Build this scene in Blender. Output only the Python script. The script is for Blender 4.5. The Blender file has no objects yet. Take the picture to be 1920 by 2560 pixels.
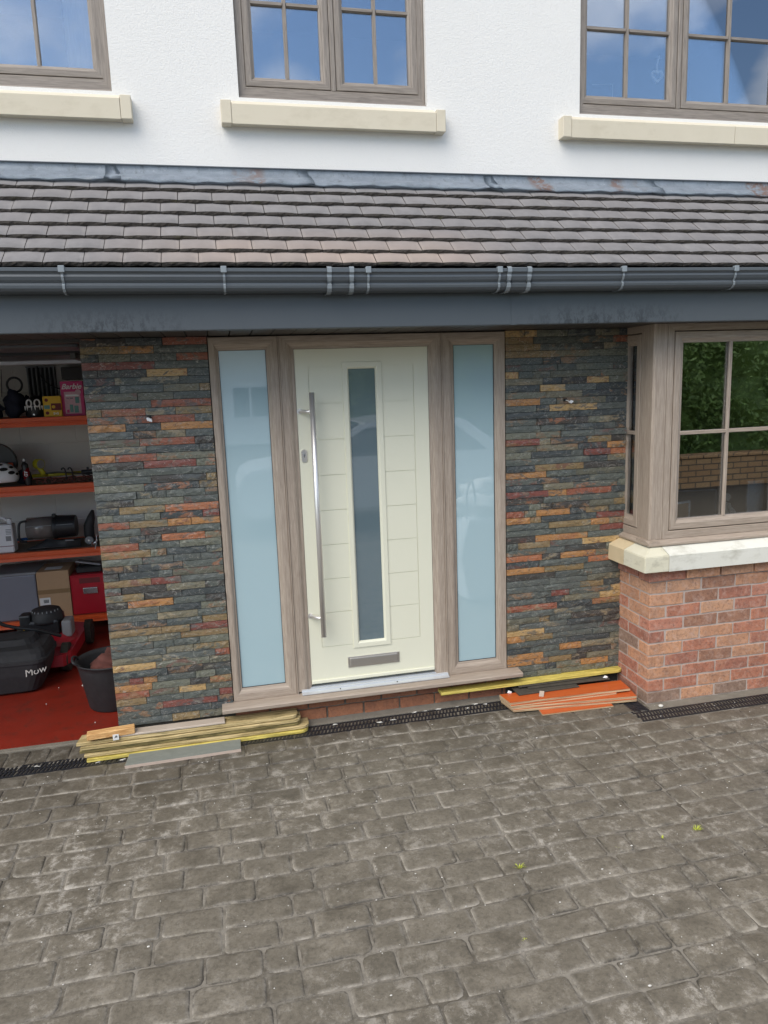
import bpy, bmesh, math, random
from mathutils import Vector, Matrix
R=random.Random(7)
S=bpy.context.scene; COL=S.collection
rad=math.radians
# ---------------------------------------------------------------- camera, sky, sun, exposure
cam=bpy.data.objects.new('camera',bpy.data.cameras.new('camera')); COL.objects.link(cam); S.camera=cam
CAM=Vector((0,-4.12,1.794))
_y,_p,_r=rad(12.4521),rad(9.8944),rad(-2.01025)
FW=Vector((math.sin(_y)*math.cos(_p),math.cos(_y)*math.cos(_p),-math.sin(_p)))
_rt=Vector((math.cos(_y),-math.sin(_y),0)); _up=_rt.cross(FW)
RT=_rt*math.cos(_r)+_up*math.sin(_r); UP=-_rt*math.sin(_r)+_up*math.cos(_r)
m=Matrix((RT,UP,-FW)).transposed().to_4x4(); m.translation=CAM; cam.matrix_world=m
cam.data.sensor_fit='VERTICAL'; cam.data.sensor_height=24; cam.data.sensor_width=18
cam.data.lens=24*1829.6/2560; cam.data.clip_start=.05; cam.data.clip_end=600
SUNDIR=Vector((-.75,-.80,1.2)).normalized()
w=bpy.data.worlds.new("World"); S.world=w; w.use_nodes=True; nt=w.node_tree; nt.nodes.clear()
def wn(t,**k):
    n=nt.nodes.new(t)
    for a,b in k.items(): setattr(n,a,b)
    return n
sky=wn('ShaderNodeTexSky',sky_type='NISHITA',sun_disc=False,sun_elevation=math.asin(SUNDIR.z),sun_rotation=math.atan2(SUNDIR.x,SUNDIR.y),altitude=50,air_density=1.0,dust_density=.15,ozone_density=2.2)
tc=wn('ShaderNodeTexCoord'); no=wn('ShaderNodeTexNoise'); no.inputs['Scale'].default_value=2.6; no.inputs['Detail'].default_value=7; no.inputs['Roughness'].default_value=.52; no.inputs['Distortion'].default_value=.25
mp=wn('ShaderNodeMapping'); mp.inputs['Scale'].default_value=(1,1,1.8); mp.inputs['Location'].default_value=(5.1,2.3,.7)
cr=wn('ShaderNodeValToRGB'); cr.color_ramp.elements[0].position=.43; cr.color_ramp.elements[1].position=.72
mx=wn('ShaderNodeMix',data_type='RGBA'); mx.inputs[7].default_value=(10.4,10.1,9.7,1)
bg=wn('ShaderNodeBackground'); bg.inputs[1].default_value=.12; out=wn('ShaderNodeOutputWorld')
L=nt.links.new
L(tc.outputs['Generated'],mp.inputs[0]);L(mp.outputs[0],no.inputs['Vector']);L(no.outputs[0],cr.inputs[0]);L(cr.outputs[0],mx.inputs[0]);L(sky.outputs[0],mx.inputs[6]);L(mx.outputs[2],bg.inputs[0]);L(bg.outputs[0],out.inputs[0])
sun=bpy.data.objects.new('sun',bpy.data.lights.new('sun','SUN')); COL.objects.link(sun)
sun.data.energy=2.0; sun.data.angle=rad(50); sun.data.color=(1,.92,.80); sun.rotation_euler=(-SUNDIR).to_track_quat('-Z','Y').to_euler()
S.view_settings.view_transform='Standard'; S.view_settings.look='None'; S.view_settings.gamma=1; S.view_settings.exposure=.72
try: S.view_settings.use_curve_mapping=False
except Exception: pass
S.render.engine='CYCLES'; S.render.resolution_x=768; S.render.resolution_y=1024
S.cycles.max_bounces=8; S.cycles.glossy_bounces=4; S.cycles.transparent_max_bounces=12
# ---------------------------------------------------------------- materials
class MT:
    def __init__(s,name,rough=.6,metal=0,spec=.5,coat=0,coat_r=.05):
        s.m=bpy.data.materials.new(name); s.m.use_nodes=True; s.t=s.m.node_tree; s.b=s.t.nodes['Principled BSDF']
        s.b.inputs['Roughness'].default_value=rough; s.b.inputs['Metallic'].default_value=metal
        s.b.inputs['Specular IOR Level'].default_value=spec; s.b.inputs['Coat Weight'].default_value=coat; s.b.inputs['Coat Roughness'].default_value=coat_r
    def n(s,t,**k):
        q=s.t.nodes.new(t)
        for a,b in k.items(): setattr(q,a,b)
        return q
    def l(s,a,b): s.t.links.new(a,b)
    def pos(s,sc=(1,1,1),kind='Position'):
        g=s.n('ShaderNodeNewGeometry').outputs['Position'] if kind=='Position' else s.n('ShaderNodeTexCoord').outputs[kind]
        q=s.n('ShaderNodeMapping'); q.inputs['Scale'].default_value=sc; s.l(g,q.inputs[0]); return q.outputs[0]
    def noise(s,scale,detail=4,rough=.55,vec=None,dist=0,w=None):
        q=s.n('ShaderNodeTexNoise'); q.inputs['Scale'].default_value=scale; q.inputs['Detail'].default_value=detail; q.inputs['Roughness'].default_value=rough; q.inputs['Distortion'].default_value=dist
        if w is not None: q.noise_dimensions='4D'; s.l(w,q.inputs['W'])
        s.l(vec if vec is not None else s.pos(),q.inputs['Vector']); return q.outputs[0]
    def ramp(s,f,pts,interp='LINEAR'):
        q=s.n('ShaderNodeValToRGB'); e=q.color_ramp; e.interpolation=interp
        while len(e.elements)>1: e.elements.remove(e.elements[-1])
        e.elements[0].position=pts[0][0]; e.elements[0].color=c4(pts[0][1])
        for p,c in pts[1:]:
            x=e.elements.new(p); x.color=c4(c)
        s.l(f,q.inputs[0]); return q.outputs[0]
    def mix(s,f,a,b,mode='MIX'):
        q=s.n('ShaderNodeMix',data_type='RGBA',blend_type=mode)
        for i,v in ((0,f),(6,a),(7,b)):
            if hasattr(v,'links'): s.l(v,q.inputs[i])
            elif i==0: q.inputs[0].default_value=v
            else: q.inputs[i].default_value=c4(v)
        return q.outputs[2]
    def math(s,op,a,b=0,c=None):
        q=s.n('ShaderNodeMath',operation=op)
        for i,v in enumerate((a,b) if c is None else (a,b,c)):
            if hasattr(v,'links'): s.l(v,q.inputs[i])
            else: q.inputs[i].default_value=v
        return q.outputs[0]
    def rnd(s): return s.n('ShaderNodeObjectInfo').outputs['Random']
    def attr(s,name): return s.n('ShaderNodeAttribute',attribute_name=name).outputs['Fac']
    def bump(s,h,st=.3,d=.002):
        q=s.n('ShaderNodeBump'); q.inputs['Strength'].default_value=st; q.inputs['Distance'].default_value=d
        s.l(h,q.inputs['Height']); 
        if s.b.inputs['Normal'].links: s.l(s.b.inputs['Normal'].links[0].from_socket,q.inputs['Normal'])
        s.l(q.outputs[0],s.b.inputs['Normal']); return s
    def col(s,c):
        if hasattr(c,'links'): s.l(c,s.b.inputs['Base Color'])
        else: s.b.inputs['Base Color'].default_value=c4(c)
        return s
    def rough(s,r): s.l(r,s.b.inputs['Roughness']); return s
def c4(c):
    if isinstance(c,(int,float)): return (c,c,c,1)
    return tuple(c)+(1,) if len(c)==3 else tuple(c)
def plain(name,c,rough=.5,metal=0,coat=0,var=.12,sc=18,bump=0,bsc=300,spec=.5):
    q=MT(name,rough,metal,spec,coat); n=q.noise(sc,5,.6)
    q.col(q.mix(n,tuple(x*(1-var) for x in c),tuple(min(1,x*(1+var)) for x in c)))
    q.rough(q.math('MULTIPLY_ADD',q.noise(sc*2.3,3),.25*rough,rough*.88))
    if bump: q.bump(q.noise(bsc,3),bump,.001)
    return q.m
M={}
def wood(name,sc,a=(.30,.24,.19),b=(.44,.365,.295)):
    q=MT(name,.5); v=q.pos(sc); f=q.noise(1,6,.65,v,.6); g=q.noise(.22,3,.5,v,1.5)
    c=q.mix(q.ramp(f,[(.35,0),(.66,1)]),a,b); c=q.mix(q.math('MULTIPLY',q.ramp(g,[(.55,0),(.75,1)]),.35),c,tuple(x*.62 for x in a))
    q.col(c); q.bump(f,.25,.0006); q.rough(q.math('MULTIPLY_ADD',f,.25,.38)); return q.m
M['wx']=wood('foil_wood_grain_horizontal',(9,160,160)); M['wz']=wood('foil_wood_grain_vertical',(160,160,9)); M['wy']=wood('foil_wood_grain_depth',(160,9,160))
q=MT('white_render',.92,spec=.2); n=q.noise(125,4,.65); n2=q.noise(1.3,4,.6)
q.col(q.mix(n2,(.755,.745,.715),(.80,.79,.765))); q.bump(n,.5,.005); q.bump(q.noise(60,3),.35,.004); M['render']=q.m
def stone(name,a,b,st=(.30,.26,.17),amt=.5):
    q=MT(name,.8); c=q.mix(q.noise(6,5,.6),a,b); s=q.ramp(q.noise(4.5,6,.7,q.pos((1,1,2))),[(.52,0),(.75,1)])
    q.col(q.mix(q.math('MULTIPLY',s,amt),c,st)); q.bump(q.noise(260,3),.3,.0012); return q.m
M['slate_back']=plain('dark_adhesive_bed',(.035,.033,.030),.95)
M['stone']=stone('cast_stone',(.60,.54,.42),(.68,.62,.49),(.42,.36,.25),.35); M['stone_white']=stone('bleached_cast_stone',(.66,.65,.56),(.76,.75,.68),(.36,.34,.26),.75); M['stone_yellow']=stone('yellow_cast_stone',(.58,.46,.28),(.68,.56,.36),(.25,.22,.15),.4)
M['ux']=wood('weathered_foil_horizontal',(9,160,160),(.19,.16,.135),(.31,.27,.23)); M['uz']=wood('weathered_foil_vertical',(160,160,9),(.19,.16,.135),(.31,.27,.23))
# slate strips: one colour drawn per strip
q=MT('split_slate',.55); r=q.rnd(); v=q.pos((1,1,2.2))
base=q.ramp(r,[(0,(0.108,0.119,0.108)),(.11,(0.156,0.159,0.120)),(.20,(0.058,0.067,0.068)),(.33,(0.180,0.162,0.110)),(.39,(0.102,0.114,0.100)),(.50,(0.240,0.168,0.085)),(.55,(0.062,0.056,0.050)),(.63,(0.276,0.095,0.055)),(.68,(0.408,0.202,0.075)),(.725,(0.126,0.123,0.090)),(.79,(0.204,0.065,0.050)),(.83,(0.480,0.314,0.135)),(.865,(0.240,0.168,0.080)),(.90,(0.090,0.099,0.088)),(.975,(.40,.15,.07))],'CONSTANT')
w_=q.math('MULTIPLY',r,50); n=q.noise(8,8,.72,v,.7,w_); n2=q.noise(24,6,.75,v,1.0,q.math('MULTIPLY',r,91)); n3=q.noise(6,6,.7,v,1.2,q.math('MULTIPLY',r,13)); n4=q.noise(52,6,.8,v,.3)
r2=q.math('FRACT',q.math('MULTIPLY',r,17.31)); alt=q.ramp(r2,[(0,(.13,.145,.125)),(.3,(.26,.15,.08)),(.45,(.17,.075,.058)),(.55,(.30,.24,.15)),(.68,(.085,.10,.10)),(.93,(.33,.14,.07))],'CONSTANT')
c=q.mix(q.math('MULTIPLY',q.ramp(n,[(.52,0),(.57,1)]),.75),base,alt); c=q.mix(q.math('MULTIPLY',q.ramp(n3,[(.60,0),(.64,1)]),.8),c,(.085,.094,.09))
c=q.mix(q.math('MULTIPLY',q.ramp(n3,[(.36,1),(.41,0)]),.6),c,(.22,.205,.15)); c=q.mix(q.ramp(n4,[(.35,.7),(.50,0)]),c,(.022,.022,.021))
c=q.mix(q.math('MULTIPLY',q.ramp(n2,[(.62,0),(.68,1)]),.7),c,(.46,.44,.39))
c=q.mix(q.math('MULTIPLY',q.ramp(q.noise(6,3,.5,v,3.0),[(.489,0),(.5,1),(.511,0)]),.5),c,(.46,.44,.40))
q.col(c); q.bump(n,.5,.003); q.bump(n4,.6,.002); q.bump(q.noise(150,5,.7,v),.4,.001); q.rough(q.math('MULTIPLY_ADD',n2,.45,.26)); M['slate']=q.m
def brickm(name,pts,dust=(.62,.46,.39),amt=.5):
    q=MT(name,.85,spec=.3); r=q.rnd(); base=q.ramp(r,pts,'CONSTANT'); w_=q.math('MULTIPLY',r,37)
    n=q.noise(9,6,.7,q.pos(),.5,w_); n2=q.noise(30,5,.7,q.pos(),.4,w_)
    c=q.mix(q.ramp(n,[(.3,.45),(.55,0)]),base,(.13,.07,.055)); c=q.mix(q.math('MULTIPLY',q.ramp(n2,[(.48,0),(.72,1)]),amt),c,dust)
    c=q.mix(q.math('MULTIPLY',q.ramp(n,[(.56,0),(.66,1)]),.4),c,(.48,.24,.13))
    n5=q.noise(60,6,.8); c=q.mix(q.ramp(n5,[(.36,.55),(.50,0)]),c,(.10,.055,.045)); q.col(c); q.bump(n2,.8,.004); q.bump(n5,.8,.003); return q.m
M['brick']=brickm('handmade_red_brick',[(0,(0.470,0.195,0.121)),(.17,(0.538,0.283,0.167)),(.34,(0.403,0.171,0.115)),(.46,(0.582,0.307,0.178)),(.60,(0.336,0.177,0.115)),(.70,(0.560,0.319,0.196)),(.80,(0.515,0.224,0.149)),(.87,(0.168,0.136,0.115)),(.94,(0.280,0.189,0.138))])
M['brick_orange']=brickm('orange_sanded_brick',[(0,(.36,.15,.08)),(.35,(.40,.17,.09)),(.7,(.32,.13,.075))],(.42,.22,.14),.25)
q=MT('mortar',.95,spec=.2); q.col(q.mix(q.noise(25,5,.7),(.40,.33,.285),(.54,.46,.41))); q.bump(q.noise(200,4,.7),.6,.002); M['mortar']=q.m
q=MT('grey_mortar',.95,spec=.2); q.col(q.mix(q.noise(18,5,.7),(.13,.115,.095),(.27,.245,.2))); q.bump(q.noise(200,4,.7),.6,.002); M['mortar_grey']=q.m
# imprinted concrete
def pave(name,joint=False):
    q=MT(name,.72,spec=.4); P=q.pos(); big=q.noise(.9,5,.62,P); n=q.noise(6.5,9,.78,P,.15); f=q.noise(60,6,.8,P); f2=q.noise(13,10,.84,P,.12); f3=q.noise(30,8,.82,P,.1)
    base=q.mix(q.ramp(n,[(.34,0),(.66,1)]),(.098,.084,.062),(.232,.202,.155))
    base=q.mix(q.math('MULTIPLY',q.ramp(q.rnd(),[(0,0),(1,1)]),.45),base,(.185,.162,.125))
    base=q.mix(q.ramp(f3,[(.34,.5),(.50,0)]),base,(.075,.064,.048))
    base=q.mix(q.ramp(f,[(.38,.35),(.55,0)]),base,(.065,.056,.042))
    pale=q.math('MULTIPLY',q.ramp(f2,[(.52,0),(.60,1)]),q.ramp(big,[(.42,.15),(.58,1)])); base=q.mix(q.math('MULTIPLY',pale,.68),base,(.46,.425,.37))
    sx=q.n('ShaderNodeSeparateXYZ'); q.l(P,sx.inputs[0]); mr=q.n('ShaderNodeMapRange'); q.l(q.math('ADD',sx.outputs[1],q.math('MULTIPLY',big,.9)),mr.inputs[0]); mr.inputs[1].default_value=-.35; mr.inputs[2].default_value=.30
    near_house=mr.outputs[0]; base=q.mix(q.math('MULTIPLY',near_house,.45),base,(.05,.045,.037))  # paving gets darker and smoother towards the house
    if joint: base=q.mix(q.ramp(q.noise(4.5,8,.8,P,.3),[(.42,0),(.58,.6)]),q.mix(.5,base,(.055,.047,.036)),(.33,.30,.25))
    else:
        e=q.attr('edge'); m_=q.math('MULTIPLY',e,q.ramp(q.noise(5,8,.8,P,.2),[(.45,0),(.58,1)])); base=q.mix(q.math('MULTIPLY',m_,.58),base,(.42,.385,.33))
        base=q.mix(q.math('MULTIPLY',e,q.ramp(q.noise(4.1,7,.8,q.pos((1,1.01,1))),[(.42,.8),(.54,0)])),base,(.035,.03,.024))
    base=q.mix(q.ramp(q.noise(170,2,.5,P),[(.73,0),(.76,.7)]),base,(.5,.48,.42))
    q.col(base); q.bump(n,.5,.004); q.bump(f3,.7,.0028); q.bump(f,.6,.0014); q.rough(q.math('MULTIPLY_ADD',n,.4,q.math('MULTIPLY_ADD',near_house,-.18,.42))); return q.m
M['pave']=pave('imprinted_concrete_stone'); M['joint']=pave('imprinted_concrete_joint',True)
q=MT('concrete_roof_tile',.8,spec=.35); P=q.pos(); r=q.rnd(); n=q.noise(14,6,.65,P)
c=q.mix(q.ramp(n,[(.3,0),(.7,1)]),(.19,.18,.178),(.25,.238,.235)); c=q.mix(q.math('MULTIPLY',r,.5),c,(.205,.19,.186))
sx=q.n('ShaderNodeSeparateXYZ'); q.l(P,sx.inputs[0]); lo=q.math('MULTIPLY',q.ramp(sx.outputs[2],[(0,1),(1,1)]),1)
zz=q.n('ShaderNodeMapRange'); q.l(sx.outputs[2],zz.inputs[0]); zz.inputs[1].default_value=2.58; zz.inputs[2].default_value=2.42
xx=q.ramp(q.math('MULTIPLY_ADD',sx.outputs[0],.2,.4),[(.30,0),(.42,1),(.62,1),(.72,0)])
c=q.mix(q.math('MULTIPLY',q.math('MULTIPLY',q.math('MULTIPLY_ADD',r,.35,.6),xx),zz.outputs[0]),c,(.36,.285,.24))  # warm reflected light painted into the colour of the lower middle tiles
q.col(c); q.bump(q.noise(1,3,.5,q.pos((12,160,160))),.25,.0008); M['tile']=q.m
q=MT('rough_tile_edge',.95,spec=.2); n=q.noise(75,6,.8); c=q.mix(n,(.035,.03,.027),(.135,.12,.105)); c=q.mix(q.ramp(q.noise(9,4,.6),[(.6,0),(.75,.45)]),c,(.09,.085,.035)); q.col(c); q.bump(n,1,.006); M['tile_edge']=q.m
q=MT('weathered_lead',.55,0); n=q.noise(9,8,.78,q.pos((1,1,2.5)),.3); c=q.mix(q.ramp(n,[(.30,0),(.68,1)]),(.30,.35,.41),(.48,.54,.60))
c=q.mix(q.ramp(q.noise(26,7,.8,q.pos((1,1,.35))),[(.54,0),(.66,.5)]),c,(.13,.14,.16)); c=q.mix(q.ramp(q.noise(19,6,.8,q.pos((1.01,1,.6))),[(.60,0),(.68,.7)]),c,(.66,.70,.72))
rx=q.noise(1.9,2,.5,q.pos((1,.2,.2))); c=q.mix(q.math('MULTIPLY',q.ramp(rx,[(.56,0),(.59,1)]),q.ramp(q.noise(20,6,.75),[(.44,0),(.52,.85)])),c,(.33,.20,.15)); q.col(c); q.bump(n,.3,.004); M['lead']=q.m
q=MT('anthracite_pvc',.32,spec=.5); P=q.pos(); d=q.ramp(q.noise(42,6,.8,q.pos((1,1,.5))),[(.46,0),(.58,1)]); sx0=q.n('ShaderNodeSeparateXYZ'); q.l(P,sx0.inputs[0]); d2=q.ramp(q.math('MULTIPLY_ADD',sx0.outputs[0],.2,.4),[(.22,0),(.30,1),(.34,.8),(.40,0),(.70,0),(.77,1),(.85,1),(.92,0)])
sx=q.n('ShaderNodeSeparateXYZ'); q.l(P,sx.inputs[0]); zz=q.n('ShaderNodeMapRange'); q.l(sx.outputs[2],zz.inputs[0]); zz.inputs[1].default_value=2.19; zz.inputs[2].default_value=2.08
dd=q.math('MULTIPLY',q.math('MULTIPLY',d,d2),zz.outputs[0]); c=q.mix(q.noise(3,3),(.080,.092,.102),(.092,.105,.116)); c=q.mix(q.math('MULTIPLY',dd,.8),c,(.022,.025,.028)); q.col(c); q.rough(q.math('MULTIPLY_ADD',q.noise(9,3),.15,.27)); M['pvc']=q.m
M['pvc_dark']=plain('dark_soffit_pvc',(.050,.045,.042),.45)
M['clip']=plain('bracket_grey_plastic',(.24,.27,.29),.25)
q=MT('cream_painted_door_skin',.36); q.col(q.mix(q.noise(2.5,5,.6),(.725,.718,.575),(.765,.757,.615))); q.bump(q.noise(1,6,.65,q.pos((170,170,9)),.5),.35,.0005); q.rough(q.math('MULTIPLY_ADD',q.noise(6,5),.2,.28)); M['cream']=q.m
def satin(name,c,up):
    q=MT(name,.5,spec=.3,coat=.9,coat_r=.015); q.col(q.mix(q.noise(.8,2,.5),c,up)); q.b.inputs['Coat IOR'].default_value=2.3; return q.m
M['satin']=satin('satin_glass',(.37,.52,.565),(.41,.565,.61)); M['satin_dark']=satin('dark_satin_glass',(.115,.165,.19),(.13,.185,.21))
def glass(name,refl):
    q=MT(name); t=q.t; q.t.nodes.remove(q.b); g=q.n('ShaderNodeBsdfGlossy'); g.inputs['Roughness'].default_value=0; g.inputs['Color'].default_value=(.93,.96,1,1)
    tr=q.n('ShaderNodeBsdfTransparent'); tr.inputs[0].default_value=(.96,.98,.98,1); f=q.n('ShaderNodeFresnel'); f.inputs[0].default_value=1.5
    a=q.math('MINIMUM',q.math('MULTIPLY_ADD',f.outputs[0],1.8,refl),1.0); mx=q.n('ShaderNodeMixShader'); q.l(a,mx.inputs[0]); q.l(tr.outputs[0],mx.inputs[1]); q.l(g.outputs[0],mx.inputs[2])
    b=q.n('ShaderNodeBump'); b.inputs['Strength'].default_value=.05; b.inputs['Distance'].default_value=.002; q.l(q.noise(2.2,1),b.inputs['Height']); q.l(b.outputs[0],g.inputs['Normal'])
    q.l(mx.outputs[0],q.n('ShaderNodeOutputMaterial').inputs[0]); return q.m
M['glass']=glass('window_glass',.21)
for o in M['glass'].node_tree.nodes:
    if o.type=='OUTPUT_MATERIAL': o.is_active_output=bool(o.inputs[0].links)
q=MT('brushed_steel',.38,.8); q.col(q.mix(q.noise(1,4,.6,q.pos((300,300,4))),(.72,.70,.67),(.88,.86,.83))); M['steel']=q.m
q=MT('brushed_steel_plate',.4,1); q.col(q.mix(q.noise(1,4,.6,q.pos((4,300,300))),(.60,.57,.53),(.80,.77,.73))); M['steel_x']=q.m
M['alu']=plain('mill_aluminium',(.66,.69,.72),.35,.5,var=.06)
M['black']=plain('black_plastic',(.018,.019,.021),.4,var=.3); M['gap']=plain('black_gasket',(.008,.008,.008),.7)
M['rubber']=plain('black_rubber',(.022,.023,.025),.62,var=.4,bump=.3); M['iron']=plain('black_grate_plastic',(.02,.021,.025),.38,var=.4,sc=40)
def timber(name,a,b,gs=(5,130,130),stain=(.06,.055,.02),amt=.6):
    q=MT(name,.75,spec=.3); v=q.pos(gs); f=q.noise(1,5,.6,v,.5); c=q.mix(q.ramp(f,[(.38,0),(.60,1)]),tuple(x*.72 for x in a),b)
    c=q.mix(q.math('MULTIPLY',q.ramp(q.noise(6,6,.7,q.pos((1,2,4))),[(.5,0),(.68,1)]),amt),c,stain); c=q.mix(q.ramp(q.noise(11,3,.5,q.pos((1,2,2))),[(.72,0),(.77,.8)]),c,(.16,.07,.03))
    q.col(c); q.bump(f,.5,.0015); return q.m
M['plank_a']=timber('weathered_pine_plank',(.44,.33,.14),(.66,.52,.27)); M['plank_b']=timber('mossy_plank',(.16,.13,.05),(.34,.27,.11),amt=.9); M['plank_y']=timber('yellow_treated_plank',(.58,.45,.08),(.78,.64,.17),amt=.5)
M['block']=timber('orange_pine',(.62,.30,.10),(.80,.50,.22),amt=.1); M['cut']=wood('pale_cill_offcut',(9,160,160),(.42,.35,.28),(.56,.48,.40))
q=MT('orange_film_faced_ply',.35); q.col(q.mix(q.noise(1,5,.6,q.pos((10,90,90)),.4),(.42,.07,.015),(.60,.13,.03))); M['ply']=q.m
q=MT('ply_edge',.8); sx=q.n('ShaderNodeSeparateXYZ'); q.l(q.pos(),sx.inputs[0]); q.col(q.mix(q.ramp(q.noise(1,3,.6,q.pos((3,3,420))),[(.45,0),(.55,1)]),(.30,.17,.09),(.62,.47,.29))); M['ply_edge']=q.m
q=MT('slate_tile_face',.6); q.col(q.mix(q.noise(9,7,.7,q.pos((1,2,1)),1.2),(.13,.15,.135),(.27,.28,.25))); q.bump(q.noise(30,5),.4,.002); M['slab']=q.m
M['slab_edge']=plain('porcelain_edge',(.50,.40,.33),.7)
M['scrap']=plain('dirty_dark_offcut',(.06,.052,.04),.85,var=.5,sc=30)
M['white']=plain('white_plastic',(.82,.83,.84),.45,var=.04); M['paper']=plain('white_paper',(.72,.72,.70),.8,var=.04); M['grime']=plain('offwhite_mortar_crumb',(.62,.60,.55),.9)
q=MT('red_painted_floor',.38,spec=.5); n=q.noise(5,6,.65); c=q.mix(n,(.19,.016,.008),(.27,.028,.014)); c=q.mix(q.ramp(q.noise(12,9,.8),[(.52,0),(.66,.7)]),c,(.085,.03,.02)); c=q.mix(q.ramp(q.noise(40,6,.8),[(.62,0),(.70,.6)]),c,(.22,.15,.10)); q.col(c); q.bump(q.noise(60,4),.2,.001); q.rough(q.math('MULTIPLY_ADD',n,.3,.25)); M['redfloor']=q.m
q=MT('painted_blockwork',.85); q.col(q.mix(q.noise(3,5),(.68,.655,.61),(.78,.75,.70))); M['block_wall']=q.m
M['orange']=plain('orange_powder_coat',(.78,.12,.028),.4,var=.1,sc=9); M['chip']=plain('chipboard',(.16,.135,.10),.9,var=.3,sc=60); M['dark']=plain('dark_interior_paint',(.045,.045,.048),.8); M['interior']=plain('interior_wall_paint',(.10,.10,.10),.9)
M['pink']=plain('pink_carton',(.60,.045,.20),.5,var=.05); M['pinklight']=plain('pale_pink_print',(.62,.40,.47),.55,var=.3,sc=60); M['yellow']=plain('yellow_carton',(.74,.47,.02),.5,var=.06); M['maroon']=plain('maroon_print',(.16,.018,.02),.6,var=.3,sc=60)
M['navy']=plain('navy_cloth',(.012,.016,.035),.85,var=.4); M['card']=plain('cardboard',(.46,.30,.17),.8,var=.06); M['tape']=plain('brown_tape',(.27,.17,.08),.35); M['bin']=plain('smoky_translucent_plastic',(.20,.21,.245),.35,var=.12,sc=5)
M['red']=plain('red_enamel',(.42,.012,.025),.35,coat=.3); M['grey']=plain('grey_plastic',(.25,.26,.27),.45); M['silver']=plain('polished_metal',(.65,.65,.64),.25,.9); M['blue']=plain('blue_anodised_tube',(.03,.10,.28),.3,.6); M['smoke']=plain('smoky_clear_cylinder',(.17,.155,.145),.15,coat=.5,var=.3,sc=14)
M['yellowp']=plain('yellow_black_pump_plastic',(.42,.38,.02),.4); M['rust']=plain('rust_brown_cloth',(.13,.045,.035),.9,var=.5,sc=20); M['tyre']=plain('muddy_tyre',(.045,.04,.03),.9,var=.6,sc=40,bump=.5); M['teal']=plain('teal_print',(.12,.30,.28),.5)
M['grassbag']=plain('black_grass_bag_fabric',(.022,.022,.024),.8,var=.5,sc=12,bump=.4,bsc=220)
M['weed']=plain('yellow_green_weed',(.42,.46,.06),.7,var=.4,sc=90); M['hedge']=plain('conifer_foliage',(.14,.22,.045),.6,var=.85,sc=3); M['bark']=plain('bark',(.08,.06,.045),.9)
M['carpaint']=plain('silver_car_paint',(.78,.80,.82),.3,0,coat=.8,var=.03); M['carglass']=plain('dark_car_glass',(.02,.025,.03),.05,coat=1); M['wall_brown']=None
q=MT('far_brickwork',.9); bt=q.n('ShaderNodeTexBrick'); bt.inputs['Scale'].default_value=1; bt.inputs['Brick Width'].default_value=.30; bt.inputs['Row Height'].default_value=.105; bt.inputs['Mortar Size'].default_value=.012
sx=q.n('ShaderNodeSeparateXYZ'); q.l(q.pos(),sx.inputs[0]); cb=q.n('ShaderNodeCombineXYZ'); q.l(q.math('ADD',sx.outputs[0],sx.outputs[1]),cb.inputs[0]); q.l(sx.outputs[2],cb.inputs[1]); q.l(cb.outputs[0],bt.inputs[0])
bt.inputs['Color1'].default_value=(.46,.26,.12,1); bt.inputs['Color2'].default_value=(.54,.33,.16,1); bt.inputs['Mortar'].default_value=(.16,.11,.07,1); q.col(bt.outputs[0]); M['wall_brown']=q.m
q=MT('asphalt_and_verge',.9); q.col(q.mix(q.noise(14,6),(.055,.052,.048),(.11,.10,.09))); M['ground']=q.m
M['curtain']=plain('white_curtain',(.86,.87,.88),.9); M['frost']=plain('frosted_sprig',(.55,.62,.66),.6); M['gravel']=plain('grey_gravel',(.12,.10,.075),.95,var=.7,sc=40,spec=0)
# ---------------------------------------------------------------- mesh helpers
ABS={}
def mk(name,bm,mat,parent=None,org=None,smooth=False,**pr):
    me=bm
    if isinstance(bm,bmesh.types.BMesh):
        me=bpy.data.meshes.new(name); bm.to_mesh(me); bm.free()
    if org is None and len(me.vertices):
        xs=[v.co for v in me.vertices]; org=Vector([(min(c[i] for c in xs)+max(c[i] for c in xs))/2 for i in range(3)])
    org=Vector(org); me.transform(Matrix.Translation(-org))
    for mm in (mat if isinstance(mat,(list,tuple)) else [mat]): me.materials.append(mm)
    if smooth:
        for p in me.polygons: p.use_smooth=True
    return place(name,me,org,parent,**pr)
def place(name,me,org,parent=None,rot=None,scale=None,**pr):
    o=bpy.data.objects.new(name,me); COL.objects.link(o); o.location=Vector(org)-(ABS[parent] if parent else Vector()); ABS[o]=Vector(org)
    if parent: o.parent=parent
    if rot: o.rotation_euler=rot
    if scale: o.scale=scale
    tag(o,**pr); return o
def tag(o,label=None,cat=None,group=None,kind=None):
    if label: o['label']=label
    if cat: o['category']=cat
    if group: o['group']=group
    if kind: o['kind']=kind
    return o
def thing(name,label,cat,loc=(0,0,0),rotz=0,group=None,kind=None,local=False):
    o=bpy.data.objects.new(name,None); COL.objects.link(o); o.location=loc; o.rotation_euler=(0,0,rotz); o.empty_display_size=.1
    ABS[o]=Vector() if local else Vector(loc); return tag(o,label,cat,group,kind)
def B(x0,x1,y0,y1,z0,z1,bev=0,bm=None,jit=0,seg=1):
    b=bmesh.new(); r=bmesh.ops.create_cube(b,size=1)
    for v in b.verts: v.co=Vector((x0+(v.co.x+.5)*(x1-x0),y0+(v.co.y+.5)*(y1-y0),z0+(v.co.z+.5)*(z1-z0)))
    if bev: bmesh.ops.bevel(b,geom=b.edges[:],offset=bev,segments=seg,affect='EDGES',profile=.6)
    if jit:
        for v in b.verts: v.co+=Vector((R.uniform(-jit,jit),R.uniform(-jit,jit),R.uniform(-jit,jit)))
    if bm is None: return b
    merge(bm,b); return bm
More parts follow.
